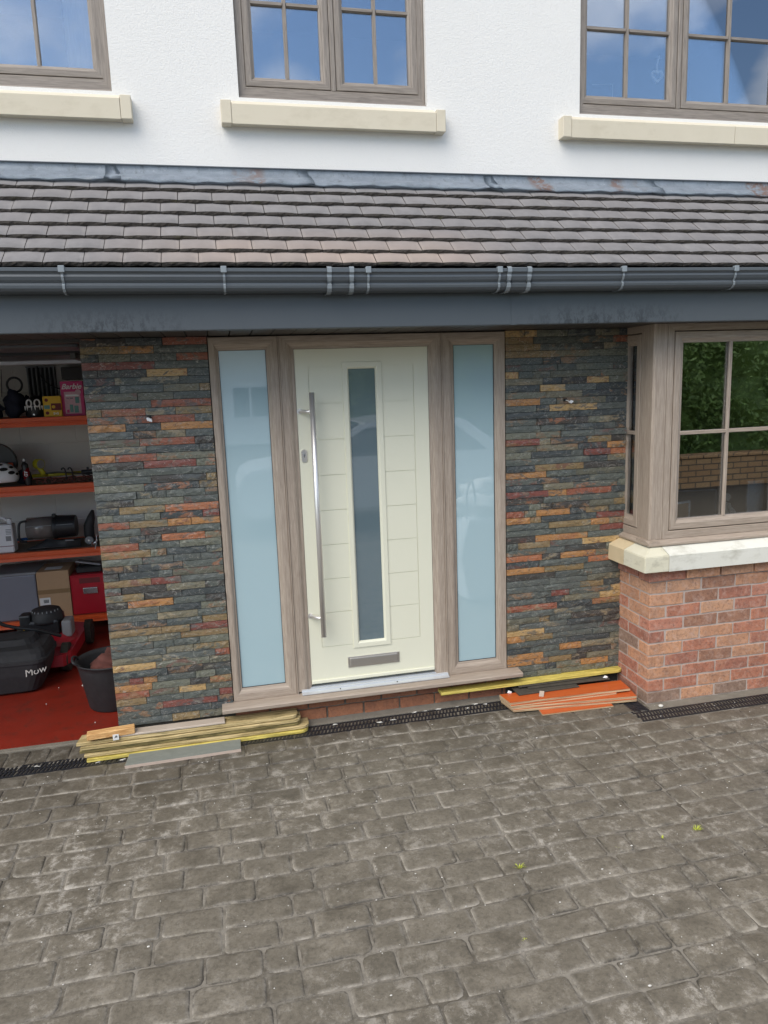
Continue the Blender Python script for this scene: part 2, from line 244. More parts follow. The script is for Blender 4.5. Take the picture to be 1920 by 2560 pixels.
def merge(bm,b):
    me=bpy.data.meshes.new('t'); b.to_mesh(me); b.free(); bm.from_mesh(me); bpy.data.meshes.remove(me)
def cyl(p0,p1,r0,r1=None,seg=20,bm=None,cap=True):
    b=bmesh.new(); p0=Vector(p0);p1=Vector(p1); d=p1-p0; r1=r0 if r1 is None else r1
    bmesh.ops.create_cone(b,cap_ends=cap,segments=seg,radius1=r0,radius2=r1,depth=d.length)
    b.transform(Matrix.Translation((p0+p1)/2)@d.to_track_quat('Z','Y').to_matrix().to_4x4())
    if bm is None: return b
    merge(bm,b); return bm
def tube(pts,r,seg=8,bm=None,closed=False):
    b=bmesh.new(); pts=[Vector(p) for p in pts]; n=len(pts); rings=[]; rr=r if isinstance(r,list) else [r]*n
    for i,p in enumerate(pts):
        a=pts[(i-1)%n] if closed or i>0 else p; c=pts[(i+1)%n] if closed or i<n-1 else p
        d=(c-a).normalized(); q=d.to_track_quat('Z','Y'); u=q@Vector((1,0,0)); v=q@Vector((0,1,0))
        if i and rings:
            pu=rings[-1][1]; u=(pu-d*pu.dot(d)).normalized(); v=d.cross(u)
        rings.append(([b.verts.new(p+(u*math.cos(t*2*math.pi/seg)+v*math.sin(t*2*math.pi/seg))*rr[i]) for t in range(seg)],u))
    rg=[x[0] for x in rings]
    for i in range(n if closed else n-1):
        A,C=rg[i],rg[(i+1)%n]
        for t in range(seg): b.faces.new((A[t],A[(t+1)%seg],C[(t+1)%seg],C[t]))
    if not closed: b.faces.new(rg[0][::-1]); b.faces.new(rg[-1])
    if bm is None: return b
    merge(bm,b); return bm
def bez(pts,n=8):
    out=[]; P=[Vector(p) for p in pts]; P=[P[0]]+P+[P[-1]]
    for i in range(1,len(P)-2):
        for k in range(n):
            t=k/n; a,b,c,d=P[i-1],P[i],P[i+1],P[i+2]
            out.append(.5*((2*b)+(c-a)*t+(2*a-5*b+4*c-d)*t*t+(3*b-a-3*c+d)*t**3))
    out.append(P[-2]); return out
def lathe(prof,cx,cy,seg=28,bm=None,sx=1,sy=1):
    b=bmesh.new(); rg=[[b.verts.new((cx+r*sx*math.cos(2*math.pi*t/seg),cy+r*sy*math.sin(2*math.pi*t/seg),z)) for t in range(seg)] for r,z in prof]
    for A,C in zip(rg,rg[1:]):
        for t in range(seg): b.faces.new((A[t],A[(t+1)%seg],C[(t+1)%seg],C[t]))
    if bm is None: return b
    merge(bm,b); return bm
def ext(poly,x0,x1,bm=None,axis='x'):
    """extrude a (y,z) polygon along x, or (x,z) along y, or (x,y) along z"""
    b=bmesh.new(); f={'x':lambda p,t:(t,p[0],p[1]),'y':lambda p,t:(p[0],t,p[1]),'z':lambda p,t:(p[0],p[1],t)}[axis]
    A=[b.verts.new(f(p,x0)) for p in poly]; C=[b.verts.new(f(p,x1)) for p in poly]; n=len(poly)
    for i in range(n): b.faces.new((A[i],A[(i+1)%n],C[(i+1)%n],C[i]))
    b.faces.new(A[::-1]); b.faces.new(C); bmesh.ops.recalc_face_normals(b,faces=b.faces)
    if bm is None: return b
    merge(bm,b); return bm
FRONT=lambda u,d,z:(u,d,z)
def mitre(parent,x0,x1,z0,z1,w,prof,back,mp=FRONT,names=('head','sill_rail','jamb'),mats=None,wz=None):
    """four mitred members; prof = [(t,depth)] from outer edge t=0 to inner t=1, depth = front position, back = rear position; w=(left,right,bottom,top)"""
    wl,wr,wb,wt=w if isinstance(w,tuple) else (w,)*4
    pts=list(prof)+[(prof[-1][0],back),(prof[0][0],back)]
    def corner(cx,cz,t):
        return (x0+wl*t if cx==0 else x1-wr*t, z0+wb*t if cz==0 else z1-wt*t)
    res=[]
    for nm,(a,c),mat in ((names[0],((0,1),(1,1)),'wx'),(names[1],((0,0),(1,0)),'wx'),(names[2],((0,0),(0,1)),'wz'),(names[2],((1,0),(1,1)),'wz')):
        b=bmesh.new(); A=[];C=[]
        for t,d in pts:
            ax,az=corner(*a,t); bx,bz=corner(*c,t); A.append(b.verts.new(mp(ax,d,az))); C.append(b.verts.new(mp(bx,d,bz)))
        n=len(pts)
        for i in range(n): b.faces.new((A[i],A[(i+1)%n],C[(i+1)%n],C[i]))
        b.faces.new(A[::-1]); b.faces.new(C); bmesh.ops.recalc_face_normals(b,faces=b.faces)
        mt=(mats or {}).get(mat,M[mat]); res.append(mk(nm,b,mt,parent))
    return res
def mbox(mp,u0,u1,d0,d1,z0,z1,bev=.0015):
    a=mp(u0,d0,z0); c=mp(u1,d1,z1); return B(min(a[0],c[0]),max(a[0],c[0]),min(a[1],c[1]),max(a[1],c[1]),z0,z1,bev)
def textmesh(name,s,size,mat,org,parent,rot=(math.pi/2,0,0),shear=0,bold=0,extr=.0006):
    cu=bpy.data.curves.new('t','FONT'); cu.body=s; cu.size=size; cu.shear=shear; cu.offset=bold; cu.extrude=extr; cu.align_x='CENTER'; cu.align_y='CENTER'
    o=bpy.data.objects.new('t',cu); COL.objects.link(o); dg=bpy.context.evaluated_depsgraph_get(); me=bpy.data.meshes.new_from_object(o.evaluated_get(dg)); bpy.data.objects.remove(o)
    me.materials.clear(); me.materials.append(mat); return place(name,me,org,parent,rot=rot)
def pix(x,y,Y=None,Z=None):
    """where the sight line through a photo pixel meets plane y=Y or z=Z (used only to read off positions)"""
    d=(x-960)*RT-(y-1280)*UP+1829.6*FW; t=(Y-CAM.y)/d.y if Y is not None else (Z-CAM.z)/d.z; return CAM+d*t
GZ=-.2
# ---------------------------------------------------------------- ground
b=bmesh.new(); bmesh.ops.create_grid(b,x_segments=1,y_segments=1,size=200); b.transform(Matrix.Translation((0,0,GZ-.03)))
mk('ground',b,M['ground'],kind='structure')
drive=mk('driveway',B(-4,5.2,-5.6,.17,GZ-.045,GZ-.0055),M['joint'],kind='structure')
def lowf(x,y): return .006*math.sin(3.1*x+1.7*y)+.004*math.sin(7.3*x-2.1*y+1)
def stone_bm(x0,x1,y0,y1,h=.007):
    j=.0011; rs=[R.choice((.008,.009,.011,.014,.019,.030)) for _ in range(4)]; rs=[min(r,(x1-x0)*.4,(y1-y0)*.42) for r in rs]
    C4=((x1,y1,0,-1,-1),(x0,y1,90,1,-1),(x0,y0,180,1,1),(x1,y0,270,-1,1)); arcs=[]
    for (cx,cy,a0,sx,sy),r in zip(C4,rs): arcs.append([(cx+sx*r+r*math.cos(rad(a0+45*k)),cy+sy*r+r*math.sin(rad(a0+45*k))) for k in range(3)])
    pts=[]
    for k in range(4):
        pts+=arcs[k]; (ax,ay),(bx,by)=arcs[k][-1],arcs[(k+1)%4][0]
        for t in (.33,.66): pts.append((ax+(bx-ax)*t,ay+(by-ay)*t))
    pts=[(x+R.uniform(-j,j),y+R.uniform(-j,j)+lowf(x,y)) for x,y in pts]
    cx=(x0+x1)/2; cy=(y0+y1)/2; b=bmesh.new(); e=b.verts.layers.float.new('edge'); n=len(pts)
    tilt=(R.uniform(-.008,.008),R.uniform(-.014,.014)); dz=R.uniform(-.0015,.0015)
    def ring(ins,z,ev,jz=0):
        o=[]
        for x,y in pts:
            dx,dy=cx-x,cy-y; L_=math.hypot(dx,dy); xx=x+dx/L_*ins; yy=y+dy/L_*ins
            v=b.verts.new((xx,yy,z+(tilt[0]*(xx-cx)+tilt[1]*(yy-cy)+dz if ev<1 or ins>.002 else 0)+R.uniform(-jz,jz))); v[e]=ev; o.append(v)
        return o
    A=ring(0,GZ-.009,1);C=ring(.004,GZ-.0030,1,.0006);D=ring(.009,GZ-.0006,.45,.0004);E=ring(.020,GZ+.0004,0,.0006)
    c=b.verts.new((cx,cy,GZ+.001+dz)); c[e]=0
    for P_,Q in ((A,C),(C,D),(D,E)):
        for i in range(n): b.faces.new((P_[i],P_[(i+1)%n],Q[(i+1)%n],Q[i]))
    for i in range(n): b.faces.new((E[i],E[(i+1)%n],c))
    bmesh.ops.recalc_face_normals(b,faces=b.faces); return b
def seen(x,y):
    v=Vector((x,y,GZ))-CAM; f=v.dot(FW)
    if f<.3: return 0
    px=960+1829.6*v.dot(RT)/f; py=1280-1829.6*v.dot(UP)/f
    return 1/f if -60<px<1980 and py<2640 else 0
stones=[]
y=-.146; row=0; cutx=lambda yy:1.69-.055*yy
while y>-4.6:
    g=.0045; y1=y; y0=y-.131; spans=[(-3.4,cutx(y)),(cutx(y),5.0)]
    for a,c in spans:
        x=a-R.uniform(0,.2) if a<0 else a
        while x<c-.03:
            L_=R.choice((.125,.18,.205,.225,.235,.25,.25,.265)); nx=x+L_
            if c-nx<.06: nx=c
            nx=min(nx,c)
            yy1,yy0=y1,y0
            if a>1 and x>2.28 and y0>-.545: x=nx; continue
            if nx>2.28 and a>1 and y1>-.545: yy1=-.545 if y0<-.545 and x>2.2 else yy1
            if yy1-yy0>.04: stones.append((x+g/2*(x!=a),nx-g/2,yy0+g/2,yy1-g/2))
            x=nx
    y=y0; row+=1
sc=[(seen((s[0]+s[1])/2,(s[2]+s[3])/2)*(s[1]-s[0]),s) for s in stones]; sc.sort(key=lambda t:-t[0])
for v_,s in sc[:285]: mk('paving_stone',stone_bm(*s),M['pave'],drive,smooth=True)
rest=bmesh.new()
for v_,s in sc[285:]: merge(rest,stone_bm(*s))
for k in range(26):
    x=-.84-.112*k+R.uniform(-.006,.006)
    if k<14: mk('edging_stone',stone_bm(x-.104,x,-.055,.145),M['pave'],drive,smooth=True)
    else: merge(rest,stone_bm(x-.104,x,-.055,.145))
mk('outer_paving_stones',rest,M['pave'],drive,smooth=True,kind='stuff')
mk('threshold_strip',B(-3.65,-.66,.148,.19,GZ-.02,GZ+.006,.003),M['mortar_grey'],drive)
mk('concrete_strip',B(2.44,4.9,-.415,-.33,GZ-.02,GZ-.001,.003),M['mortar_grey'],drive)
# drain channels
def drain(name,label,x0,x1,y0,y1,along='x'):
    t=thing(name,label,'drain',((x0+x1)/2,(y0+y1)/2,GZ),group='drain grates along the house')
    mk('channel',B(x0,x1,y0,y1,GZ-.06,GZ-.018),M['gap'],t)
    n=max(1,round((x1-x0 if along=='x' else y1-y0)/.5)); L_=((x1-x0) if along=='x' else (y1-y0))/n
    for i in range(n):
        b=bmesh.new(); W=(y1-y0) if along=='x' else (x1-x0)
        B(.002,L_-.002,0,.010,-.018,0,bm=b); B(.002,L_-.002,W-.010,W,-.018,0,bm=b); B(.002,L_-.002,W/2-.004,W/2+.004,-.018,-.001,bm=b)
        k=.006
        while k<L_-.012:
            for (ya,yb,s) in ((.010,W/2-.004,.012),(W/2+.004,W-.010,.012)):
                ext([(k,ya),(k+.010,ya),(k+.010+s,yb),(k+s,yb)],-.016,.001+R.uniform(0,.001),bm=b,axis='z')
            k+=.0215
        if along=='x': b.transform(Matrix.Translation((x0+i*L_,y0,GZ)))
        else: b.transform(Matrix.Translation((x1,y0+i*L_,GZ))@Matrix.Rotation(math.pi/2,4,'Z'))
        mk('grate',b,M['iron'],t)
drain('drain_channel','black slotted drain running along the doorstep and garage threshold',-3.2,2.30,-.146,-.028)
drain('drain_channel','short black drain grate along the left side of the bay brickwork',2.30,2.42,-.41,-.028,'y')
drain('drain_channel','black slotted drain running in front of the brick bay wall',2.30,4.9,-.53,-.415)
for i,(x,yy) in enumerate([(x,-.03) for x in (1.05,1.12,1.2,1.33,1.44)]+[(.9,-.09),(.82,-.1),(.55,-.05),(-1.1,-.07),(-.65,-.13),(-.78,-.12),(1.38,-.07),(1.5,-.05)]):
    s=R.uniform(.003,.007); b=bmesh.new(); bmesh.ops.create_icosphere(b,subdivisions=1,radius=s)
    for v in b.verts: v.co=Vector((v.co.x*R.uniform(.7,1.5),v.co.y,v.co.z*.6))+Vector((x+R.uniform(-.02,.02),yy,GZ+s*.4))
    mk('crumb',b,M['grime'],label='white crumb of mortar lying on the '+('doorstep drain below the right sidelight' if x>1.25 else 'doorstep drain below the cream door' if x>.4 else 'drain by the garage and plank stack'),cat='debris',group='mortar crumbs on the drain '+('under the right sidelight' if x>1.25 else 'under the door' if x>.4 else 'by the garage'))
b=bmesh.new(); bmesh.ops.create_icosphere(b,subdivisions=2,radius=.013)
p=pix(1240+1005*.41,1300+1140*.41,Z=GZ)
for v in b.verts: v.co=Vector((v.co.x*1.2,v.co.y,v.co.z*.7))+p+Vector((0,0,.008))
mk('pebble',b,M['grime'],label='round pale pebble on the concrete beside the bay drain',cat='pebble',smooth=True)
for i,(px,py,n,s) in enumerate(((1301,2169,34,.035),(1741,2075,34,.035),(1655,2094,10,.02),(1548,2118,9,.02),(1310,2350,8,.02))):
    p=pix(px,py,Z=GZ); b=bmesh.new()
    for k in range(n):
        a=R.uniform(0,6.28); l=R.uniform(.3,1)*s; bx=p.x+R.uniform(-.02,.03)*s*25*(.5); by=p.y+R.uniform(-.006,.006)
        q0=Vector((bx,by,GZ-.004)); d=Vector((math.cos(a)*l*1.0,math.sin(a)*l*.6,l*.75)); sd=Vector((-math.sin(a),math.cos(a),0))*.0016
        v=[b.verts.new(z) for z in (q0-sd,q0+sd,q0+d*.6+sd*.8,q0+d*.6-sd*.8)]; t_=b.verts.new(q0+d-Vector((0,0,l*.15))); b.faces.new(v); b.faces.new((v[3],v[2],t_))
    lab=('bushy yellow-green weed tuft growing in the joint left of the saw cut','larger yellow-green weed tuft in the joint on the right of the drive','small weed sprig just left of the larger right-hand tuft','tiny weed sprig in the joint between the two bushy tufts','faint weed sprig in the paving nearest the camera')[i]
    mk('weed',b,M['weed'],label=lab,cat='weed')
b=bmesh.new()
for k in range(420):
    x=R.uniform(-1.3,3.1); yy=-2.6+2.4*R.random()**.8; s=R.uniform(.0012,.0032)*(1.6 if R.random()<.08 else 1)
    bb=bmesh.new(); bmesh.ops.create_icosphere(bb,subdivisions=1,radius=s); bb.transform(Matrix.Translation((x,yy,GZ+.002))@Matrix.Diagonal((R.uniform(.7,1.8),1,.6,1))); merge(b,bb)
mk('grit',b,M['grime'],label='pale grit scattered over the driveway paving',cat='grit',kind='stuff')
# ---------------------------------------------------------------- upper wall, inner rooms
def wallholes(x0,x1,z0,z1,y0,y1,holes):
    xs=sorted({x0,x1,*[h[0] for h in holes],*[h[1] for h in holes]}); zs=sorted({z0,z1,*[h[2] for h in holes],*[h[3] for h in holes]})
    b=bmesh.new(); H=lambda x,z:any(h[0]<x<h[1] and h[2]<z<h[3] for h in holes)
    solid={(i,j):not H((xs[i]+xs[i+1])/2,(zs[j]+zs[j+1])/2) for i in range(len(xs)-1) for j in range(len(zs)-1)}
    def q(*p): b.faces.new([b.verts.new(v) for v in p])
    for (i,j),s in solid.items():
        if not s: continue
        a,c,d,e=xs[i],xs[i+1],zs[j],zs[j+1]; q((a,y0,d),(c,y0,d),(c,y0,e),(a,y0,e)); q((a,y1,d),(a,y1,e),(c,y1,e),(c,y1,d))
        for (di,dj,p) in ((-1,0,((a,y0,d),(a,y0,e),(a,y1,e),(a,y1,d))),(1,0,((c,y0,d),(c,y1,d),(c,y1,e),(c,y0,e))),(0,-1,((a,y0,d),(a,y1,d),(c,y1,d),(c,y0,d))),(0,1,((a,y0,e),(c,y0,e),(c,y1,e),(a,y1,e)))):
            if not solid.get((i+di,j+dj),False): q(*p)
    bmesh.ops.remove_doubles(b,verts=b.verts,dist=1e-5); return b
WZ0,WZ1=3.27,4.56
holes=[(-2.2,-.395,WZ0,WZ1),(.224,1.228,WZ0,WZ1),(2.129,3.52,WZ0,WZ1)]
mk('upper_wall',wallholes(-4.2,5.4,2.50,5.2,0,.22,holes),M['render'],label='white roughcast rendered upper wall of the house above the tiled lean-to',cat='wall',kind='structure')
def room(name,x0,x1,y0,y1,z0,z1,mat,open_face='y0'):
    b=B(x0,x1,y0,y1,z0,z1); ff=[f for f in b.faces if (f.calc_center_median().y<y0+1e-4)]; bmesh.ops.delete(b,geom=ff,context='FACES'); bmesh.ops.reverse_faces(b,faces=b.faces); return mk(name,b,mat,kind='structure')
room('bedroom_walls',-4.1,5.3,.225,3.6,2.62,5.15,M['interior'])
mk('house_rear_wall',B(-4.3,5.5,3.7,3.85,GZ-.03,5.25),M['render'],kind='structure')
mk('house_left_wall',B(-4.35,-4.2,.0,3.85,GZ-.03,5.25),M['render'],kind='structure'); mk('house_right_wall',B(5.4,5.55,.0,3.85,GZ-.03,5.25),M['render'],kind='structure')
mk('upper_floor_slab',B(-4.19,5.39,.02,3.69,2.48,2.60),M['dark'],kind='structure'); mk('flat_roof',B(-4.4,5.6,-.05,3.9,5.2,5.35),M['dark'],kind='structure')
mk('front_wall_right',B(4.8,5.4,0,.2,GZ,2.5),M['render'],kind='structure'); mk('front_wall_left',B(-4.2,-3.9,0,.2,GZ,2.5),M['render'],kind='structure')
# ---------------------------------------------------------------- windows
FR=[(0,0),(.9,0),(.9,.004),(1,.004)]
UM={'wx':M['ux'],'wz':M['uz']}
def upper_window(label,x0,x1,sashes,ub,lift=0):
    Y=.03; t=thing('casement_window',label,'window',((x0+x1)/2,Y,WZ0),group='upstairs windows')
    z0,z1=3.282,4.555
    mitre(t,x0,x1,z0,z1,(.04,.04,.054,.04),[(0,Y+.003),(.06,Y),(.9,Y),(1,Y+.006)],Y+.07,names=('frame_head','frame_rail','frame_jamb'),mats=UM)
    for (a,c) in zip(sashes,sashes[1:]):
        xm=(a[1]+c[0])/2; mk('mullion',B(xm-.013,xm+.013,Y-.001,Y+.07,z0+.05,z1-.04,.003),M['uz'],t)
    mk('cill',ext([(Y-.022,3.262),(Y-.024,3.268),(Y-.020,3.279),(Y+.06,3.283),(Y+.06,3.262)],x0-.0,x1+.0),M['ux'],t)
    for (a,c,bars) in sashes:
        s=thing('sash',None,None,((a+c)/2,Y,3.9)); s.parent=t; s.location=Vector(s.location)-ABS[t]
        mk('shadow_gap',B(a-.006,c+.006,Y+.012,Y+.016,3.332,4.512),M['gap'],s) if False else None
        za,zb=3.338,4.508
        mitre(s,a,c,za,zb,.048,[(0,Y+.004),(.04,Y+.001),(.58,Y+.0),(.72,Y+.004),(.80,Y+.012),(1,Y+.017)],Y+.05,names=('sash_rail','sash_rail','sash_stile'),mats=UM)
        b=wallholes(a-.006,c+.006,za-.006,zb+.006,Y+.022,Y+.026,[(a+.03,c-.03,za+.03,zb-.03)]); mk('seal',b,M['gap'],s)
        ga,gc,gz,gw=a+.045,c-.045,za+.045,zb-.045
        mk('pane',B(ga,gc,Y+.030,Y+.034,gz,gw),M['glass'],s)
        for yy0,yy1 in ((Y+.014,Y+.0295),(Y+.0345,Y+.045)):
            for bx in bars: mk('glazing_bar',ext([(bx-.011,yy1),(bx-.007,yy0),(bx+.007,yy0),(bx+.011,yy1)],gz,gw,axis='z'),M['uz'],s)
            for bz in (3.742,4.098):
                xs=[ga]+[v for bx in bars for v in (bx-.0112,bx+.0112)]+[gc]
                for i in range(0,len(xs),2): mk('glazing_bar',ext([(yy1,bz-.011),(yy0,bz-.007),(yy0,bz+.007),(yy1,bz+.011)],xs[i],xs[i+1]),M['ux'],s)
    return t
def fixsash():
    pass
upper_window('cut-off casement window at the left with a white curtain behind it',-2.195,-.397,[(-2.16,-1.31,(-1.99,-1.74,-1.49)),(-1.278,-.43,(-.973,-.728))],1)
upper_window('two-sash casement window above the front door, frosty sprigs in its lower corners',.226,1.226,[(.266,.709,(.485,)),(.74,1.188,(.960,))],1)
upper_window('wide casement window upper right with a heart ornament hanging inside',2.131,3.515,[(2.146,2.761,(2.447,)),(2.795,3.46,(3.115,))],1)
def sill(label,x0,x1,joints=(),endl=True,endr=True):
    t=thing('window_sill',label,'window sill',((x0+x1)/2,-.02,3.12),group='upstairs stone sills')
    zb,zt=3.125,3.222
    xs=[x0+(.052 if endl else 0)]+list(joints)+[x1-(.052 if endr else 0)]
    for a,c in zip(xs,xs[1:]): mk('sill_stone',ext([(-.06,zb),(-.062,zt-.004),(-.058,zt),(.028,zt+.045),(.028,zb+.004),(-.045,zb+.004),(-.045,zb)],a+.001,c-.002),M['stone'],t)
    if endl: mk('stooled_end',B(x0,x0+.0515,-.062,.028,zb,zt+.014,.0025),M['stone'],t)
    if endr: mk('stooled_end',B(x1-.0515,x1,-.062,.028,zb,zt+.014,.0025),M['stone'],t)
sill('cream stone sill under the cut-off left window',-2.3,-.305); sill('cream stone sill directly above the front door canopy, under the middle window',.127,1.313); sill('jointed cream stone sill under the wide upper right window',2.0,3.62,(3.10,))
# things in the upper windows
b=bmesh.new()
for k in range(26):
    x=-.60+.20*k/25; 
    v0=b.verts.new((x,.098+.010*math.sin(k*1.9),3.29)); v1=b.verts.new((x,.098+.010*math.sin(k*1.9+.4),4.5))
vs=b.verts[:]
for i in range(0,len(vs)-2,2): b.faces.new((vs[i],vs[i+2],vs[i+3],vs[i+1]))
bmesh.ops.solidify(b,geom=b.faces,thickness=.002)
mk('curtain',b,M['curtain'],smooth=True,label='white curtain edge hanging inside the cut-off left window',cat='curtain')
p=pix(30,140,Y=.20); t=thing('picture_frame','pale picture frame leaning inside the cut-off left window','picture frame',(p.x,.2,3.29))
mitre(t,p.x-.11,p.x+.055,3.29,3.29+.125,.012,[(0,.2),(1,.2)],.212,mats={'wx':M['white'],'wz':M['white']},names=('frame_head','frame_rail','frame_jamb')); mk('picture',B(p.x-.1,p.x+.045,.205,.209,3.30,3.405),M['grime'],t)
for lab,px,py in (('frosty sprig in the lower left corner of the middle window',655,178),('frosty sprig in the lower right corner of the middle window',990,196)):
    p=pix(px,py,Y=.16); b=bmesh.new(); base=Vector((p.x,.16,3.28)); tube([base,base+Vector((0,0,.09))],.002,5,b)
    for k in range(70):
        a=R.uniform(0,6.28); e=R.uniform(.1,1.5); d=Vector((math.cos(a)*math.cos(e),.4*math.sin(a),math.sin(e))); q0=base+Vector((0,0,.03))+d*.02; q1=base+Vector((0,0,.05))+d*R.uniform(.03,.075)
        tube([q0,q1],[.0016,.0022],4,b)
    mk('sprig',b,M['frost'],label=lab,cat='plant')
p=pix(1643,190,Y=.085); b=bmesh.new(); pts=[]
for k in range(28):
    a=2*math.pi*k/28; pts.append((p.x+.0024*16*math.sin(a)**3*.9,.085,p.z+.0021*(13*math.cos(a)-5*math.cos(2*a)-2*math.cos(3*a)-math.cos(4*a))))
tube(pts,[.0058+.0018*(k%2) for k in range(28)],6,b,True)
t=thing('heart_ornament','white wire heart hanging on a ribbon inside the upper right window','ornament',(p.x,.085,p.z)); mk('heart',b,M['white'],t,smooth=True)
mk('ribbon',tube(bez([(p.x,.085,p.z+.012),(p.x-.002,.085,p.z+.06),(p.x+.012,.085,p.z+.11)]),.0045,6),M['white'],t)
p=pix(1480,222,Y=.2); t=thing('card_holder','thin white wire card holder inside the upper right window','ornament',(p.x,.2,3.28)); mk('card',B(p.x-.006,p.x+.012,.2,.203,3.29,3.33),M['paper'],t)
p2=pix(1532,215,Y=.2); mk('wire',tube([(p.x,.2,p2.z+.002),(p2.x,.2,p2.z+.01),(p2.x,.2,3.28)],.0015,5),M['white'],t)
a,c=pix(1760,230,Y=.2),pix(1850,235,Y=.2); t=thing('ornament_rack','small white rack of hanging figures inside the far right window','ornament',((a.x+c.x)/2,.2,3.28))
for x in (a.x,c.x): mk('post',B(x-.006,x+.006,.195,.205,3.28,3.40,.001),M['frost'],t)
mk('rail',B(a.x-.02,c.x+.02,.197,.203,3.385,3.391),M['white'],t)
for k in range(4):
    x=a.x+(c.x-a.x)*(.2+.2*k); mk('hanging_figure',tube([(x,.2,3.385),(x,.2,3.345),(x,.2,3.33),(x+.002,.2,3.30)],[.003,.004,.008,.007],6),M['white'],t)
# ---------------------------------------------------------------- lean-to roof
RP=math.atan(.98); g=.1; cosr,sinr=math.cos(RP),math.sin(RP); RY0,RZ0=-.555,2.352  # lower front edge of lowest course
t=roof=thing('lean_to_roof','brown-grey concrete tiled lean-to roof running the width of the house','roof',(1,-.3,2.4),kind='structure')
mk('roof_deck',ext([(-.50,2.355),(0,2.355+.98*.5),(0,2.30),(-.50,2.30)],-4.2,5.4),M['dark'],t)
def tile_mesh(seed,L_=.135):
    r=random.Random(seed); b=bmesh.new(); W=.1622; n=10; th=.0175; top=[];bot=[];back=[];fr=[]
    for i in range(n+1):
        u=i/n; x=-W/2+W*u; c=.0036*(1-(2*u-1)**2)
        top.append(b.verts.new((x,.001*r.uniform(-1,1),th+c))); fr.append(b.verts.new((x,-.0015+.003*r.uniform(-1,1),(th*.5+c*.9)+.0015*r.uniform(-1,1)))); bot.append(b.verts.new((x,.002*r.uniform(-1,1),-.001+c*.8+.0016*r.uniform(-1,1)))); back.append(b.verts.new((x,L_,th+c)))
    for i in range(n):
        f=b.faces.new((top[i],top[i+1],back[i+1],back[i])); f.material_index=0; f.smooth=True
        for A_,C_ in ((bot,fr),(fr,top)): f=b.faces.new((A_[i],A_[i+1],C_[i+1],C_[i])); f.material_index=1
    for k in (0,n):
        bb=b.verts.new((top[k].co.x,L_,0)); f=b.faces.new((top[k],back[k],bb,bot[k])); f.material_index=1
    me=bpy.data.meshes.new('roof_tile'); b.to_mesh(me); b.free(); me.materials.append(M['tile']); me.materials.append(M['tile_edge']); return me
TM=[tile_mesh(i) for i in range(8)]; TS=[tile_mesh(i+20,.07) for i in range(4)]
for r_ in range(7):
    off=(.0825 if r_%2 else 0)+.02
    for k in range(38):
        x=-1.95+off+.165*k
        if x>4.3: continue
        o=place('roof_tile',R.choice(TS if r_==6 else TM),(x,RY0+cosr*g*r_,RZ0+sinr*g*r_+R.uniform(-.001,.001)),t,rot=(RP-.18+R.uniform(-.006,.006),R.uniform(-.008,.008),R.uniform(-.004,.004)))
# lead flashing
fl=thing('lead_flashing','blue-grey stained lead flashing where the tiles meet the white wall','flashing',(1,-.05,2.85))
xs=[-4.2,-.46,.50,1.545,2.55,5.4]
for i,(a,c) in enumerate(zip(xs,xs[1:])):
    b=bmesh.new(); prof=[(-.006,2.925),(-.010,2.900),(-.022,2.884),(-.042,2.872),(-.065,2.860),(-.090,2.843),(-.110,2.826)]; n=max(4,int((c-a)/.06)); gr=[]
    for k in range(n+1):
        x=a+(c+.05-a)*k/n; row_=[]
        for j,(yy,z) in enumerate(prof):
            wv=.0025*math.sin(x*9+j)*(j>1)+.003*math.sin(x*38)*(j>4); sk=-.05*(j-2)*.2*(k==n)*(j>2)+(.012*j)*(k==n)
            row_.append(b.verts.new((x+sk,yy-wv-.002*(k>n-1)-.0015*i%.003,z+wv)))
        gr.append(row_)
    for A_,C_ in zip(gr,gr[1:]):
        for j in range(len(prof)-1): b.faces.new((A_[j],A_[j+1],C_[j+1],C_[j]))
    bmesh.ops.solidify(b,geom=b.faces,thickness=.0018); mk('lead_sheet',b,M['lead'],fl,smooth=True)
mk('sealant_bead',B(-4.2,5.4,-.012,.0,2.925,2.931,.001),M['pvc'],fl)
# fascia, soffit, gutter
fa=thing('fascia_board','dark grey fascia board under the gutter with a vertical joint','fascia',(1,-.48,2.07))
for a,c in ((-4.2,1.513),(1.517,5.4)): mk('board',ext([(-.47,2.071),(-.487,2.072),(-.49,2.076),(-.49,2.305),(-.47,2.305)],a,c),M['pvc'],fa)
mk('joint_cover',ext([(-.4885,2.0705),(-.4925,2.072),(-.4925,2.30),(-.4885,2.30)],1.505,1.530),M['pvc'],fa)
so=thing('soffit','dark boarded soffit beneath the lean-to','soffit',(1,-.25,2.08))
x=-4.2; k=0
while x<5.3:
    mk('soffit_board',ext([(x+.001,2.086),(x+.004,2.080),(x+.106,2.080),(x+.109,2.086),(x+.109,2.092),(x+.001,2.092)],-.469,.30 if not(2.462<x+.1 and x<4.3) else .2,axis='y'),M['pvc_dark'],so); x+=.11
gu=thing('gutter','dark grey ogee gutter along the eaves with clips and union joints','gutter',(1,-.55,2.24))
GP=[(-.495,2.333),(-.4955,2.245),(-.50,2.238),(-.555,2.236),(-.578,2.243),(-.588,2.254),(-.590,2.264),(-.583,2.270),(-.582,2.276),(-.592,2.288),(-.598,2.302),(-.596,2.311),(-.600,2.318),(-.607,2.324),(-.607,2.337),(-.599,2.340)]
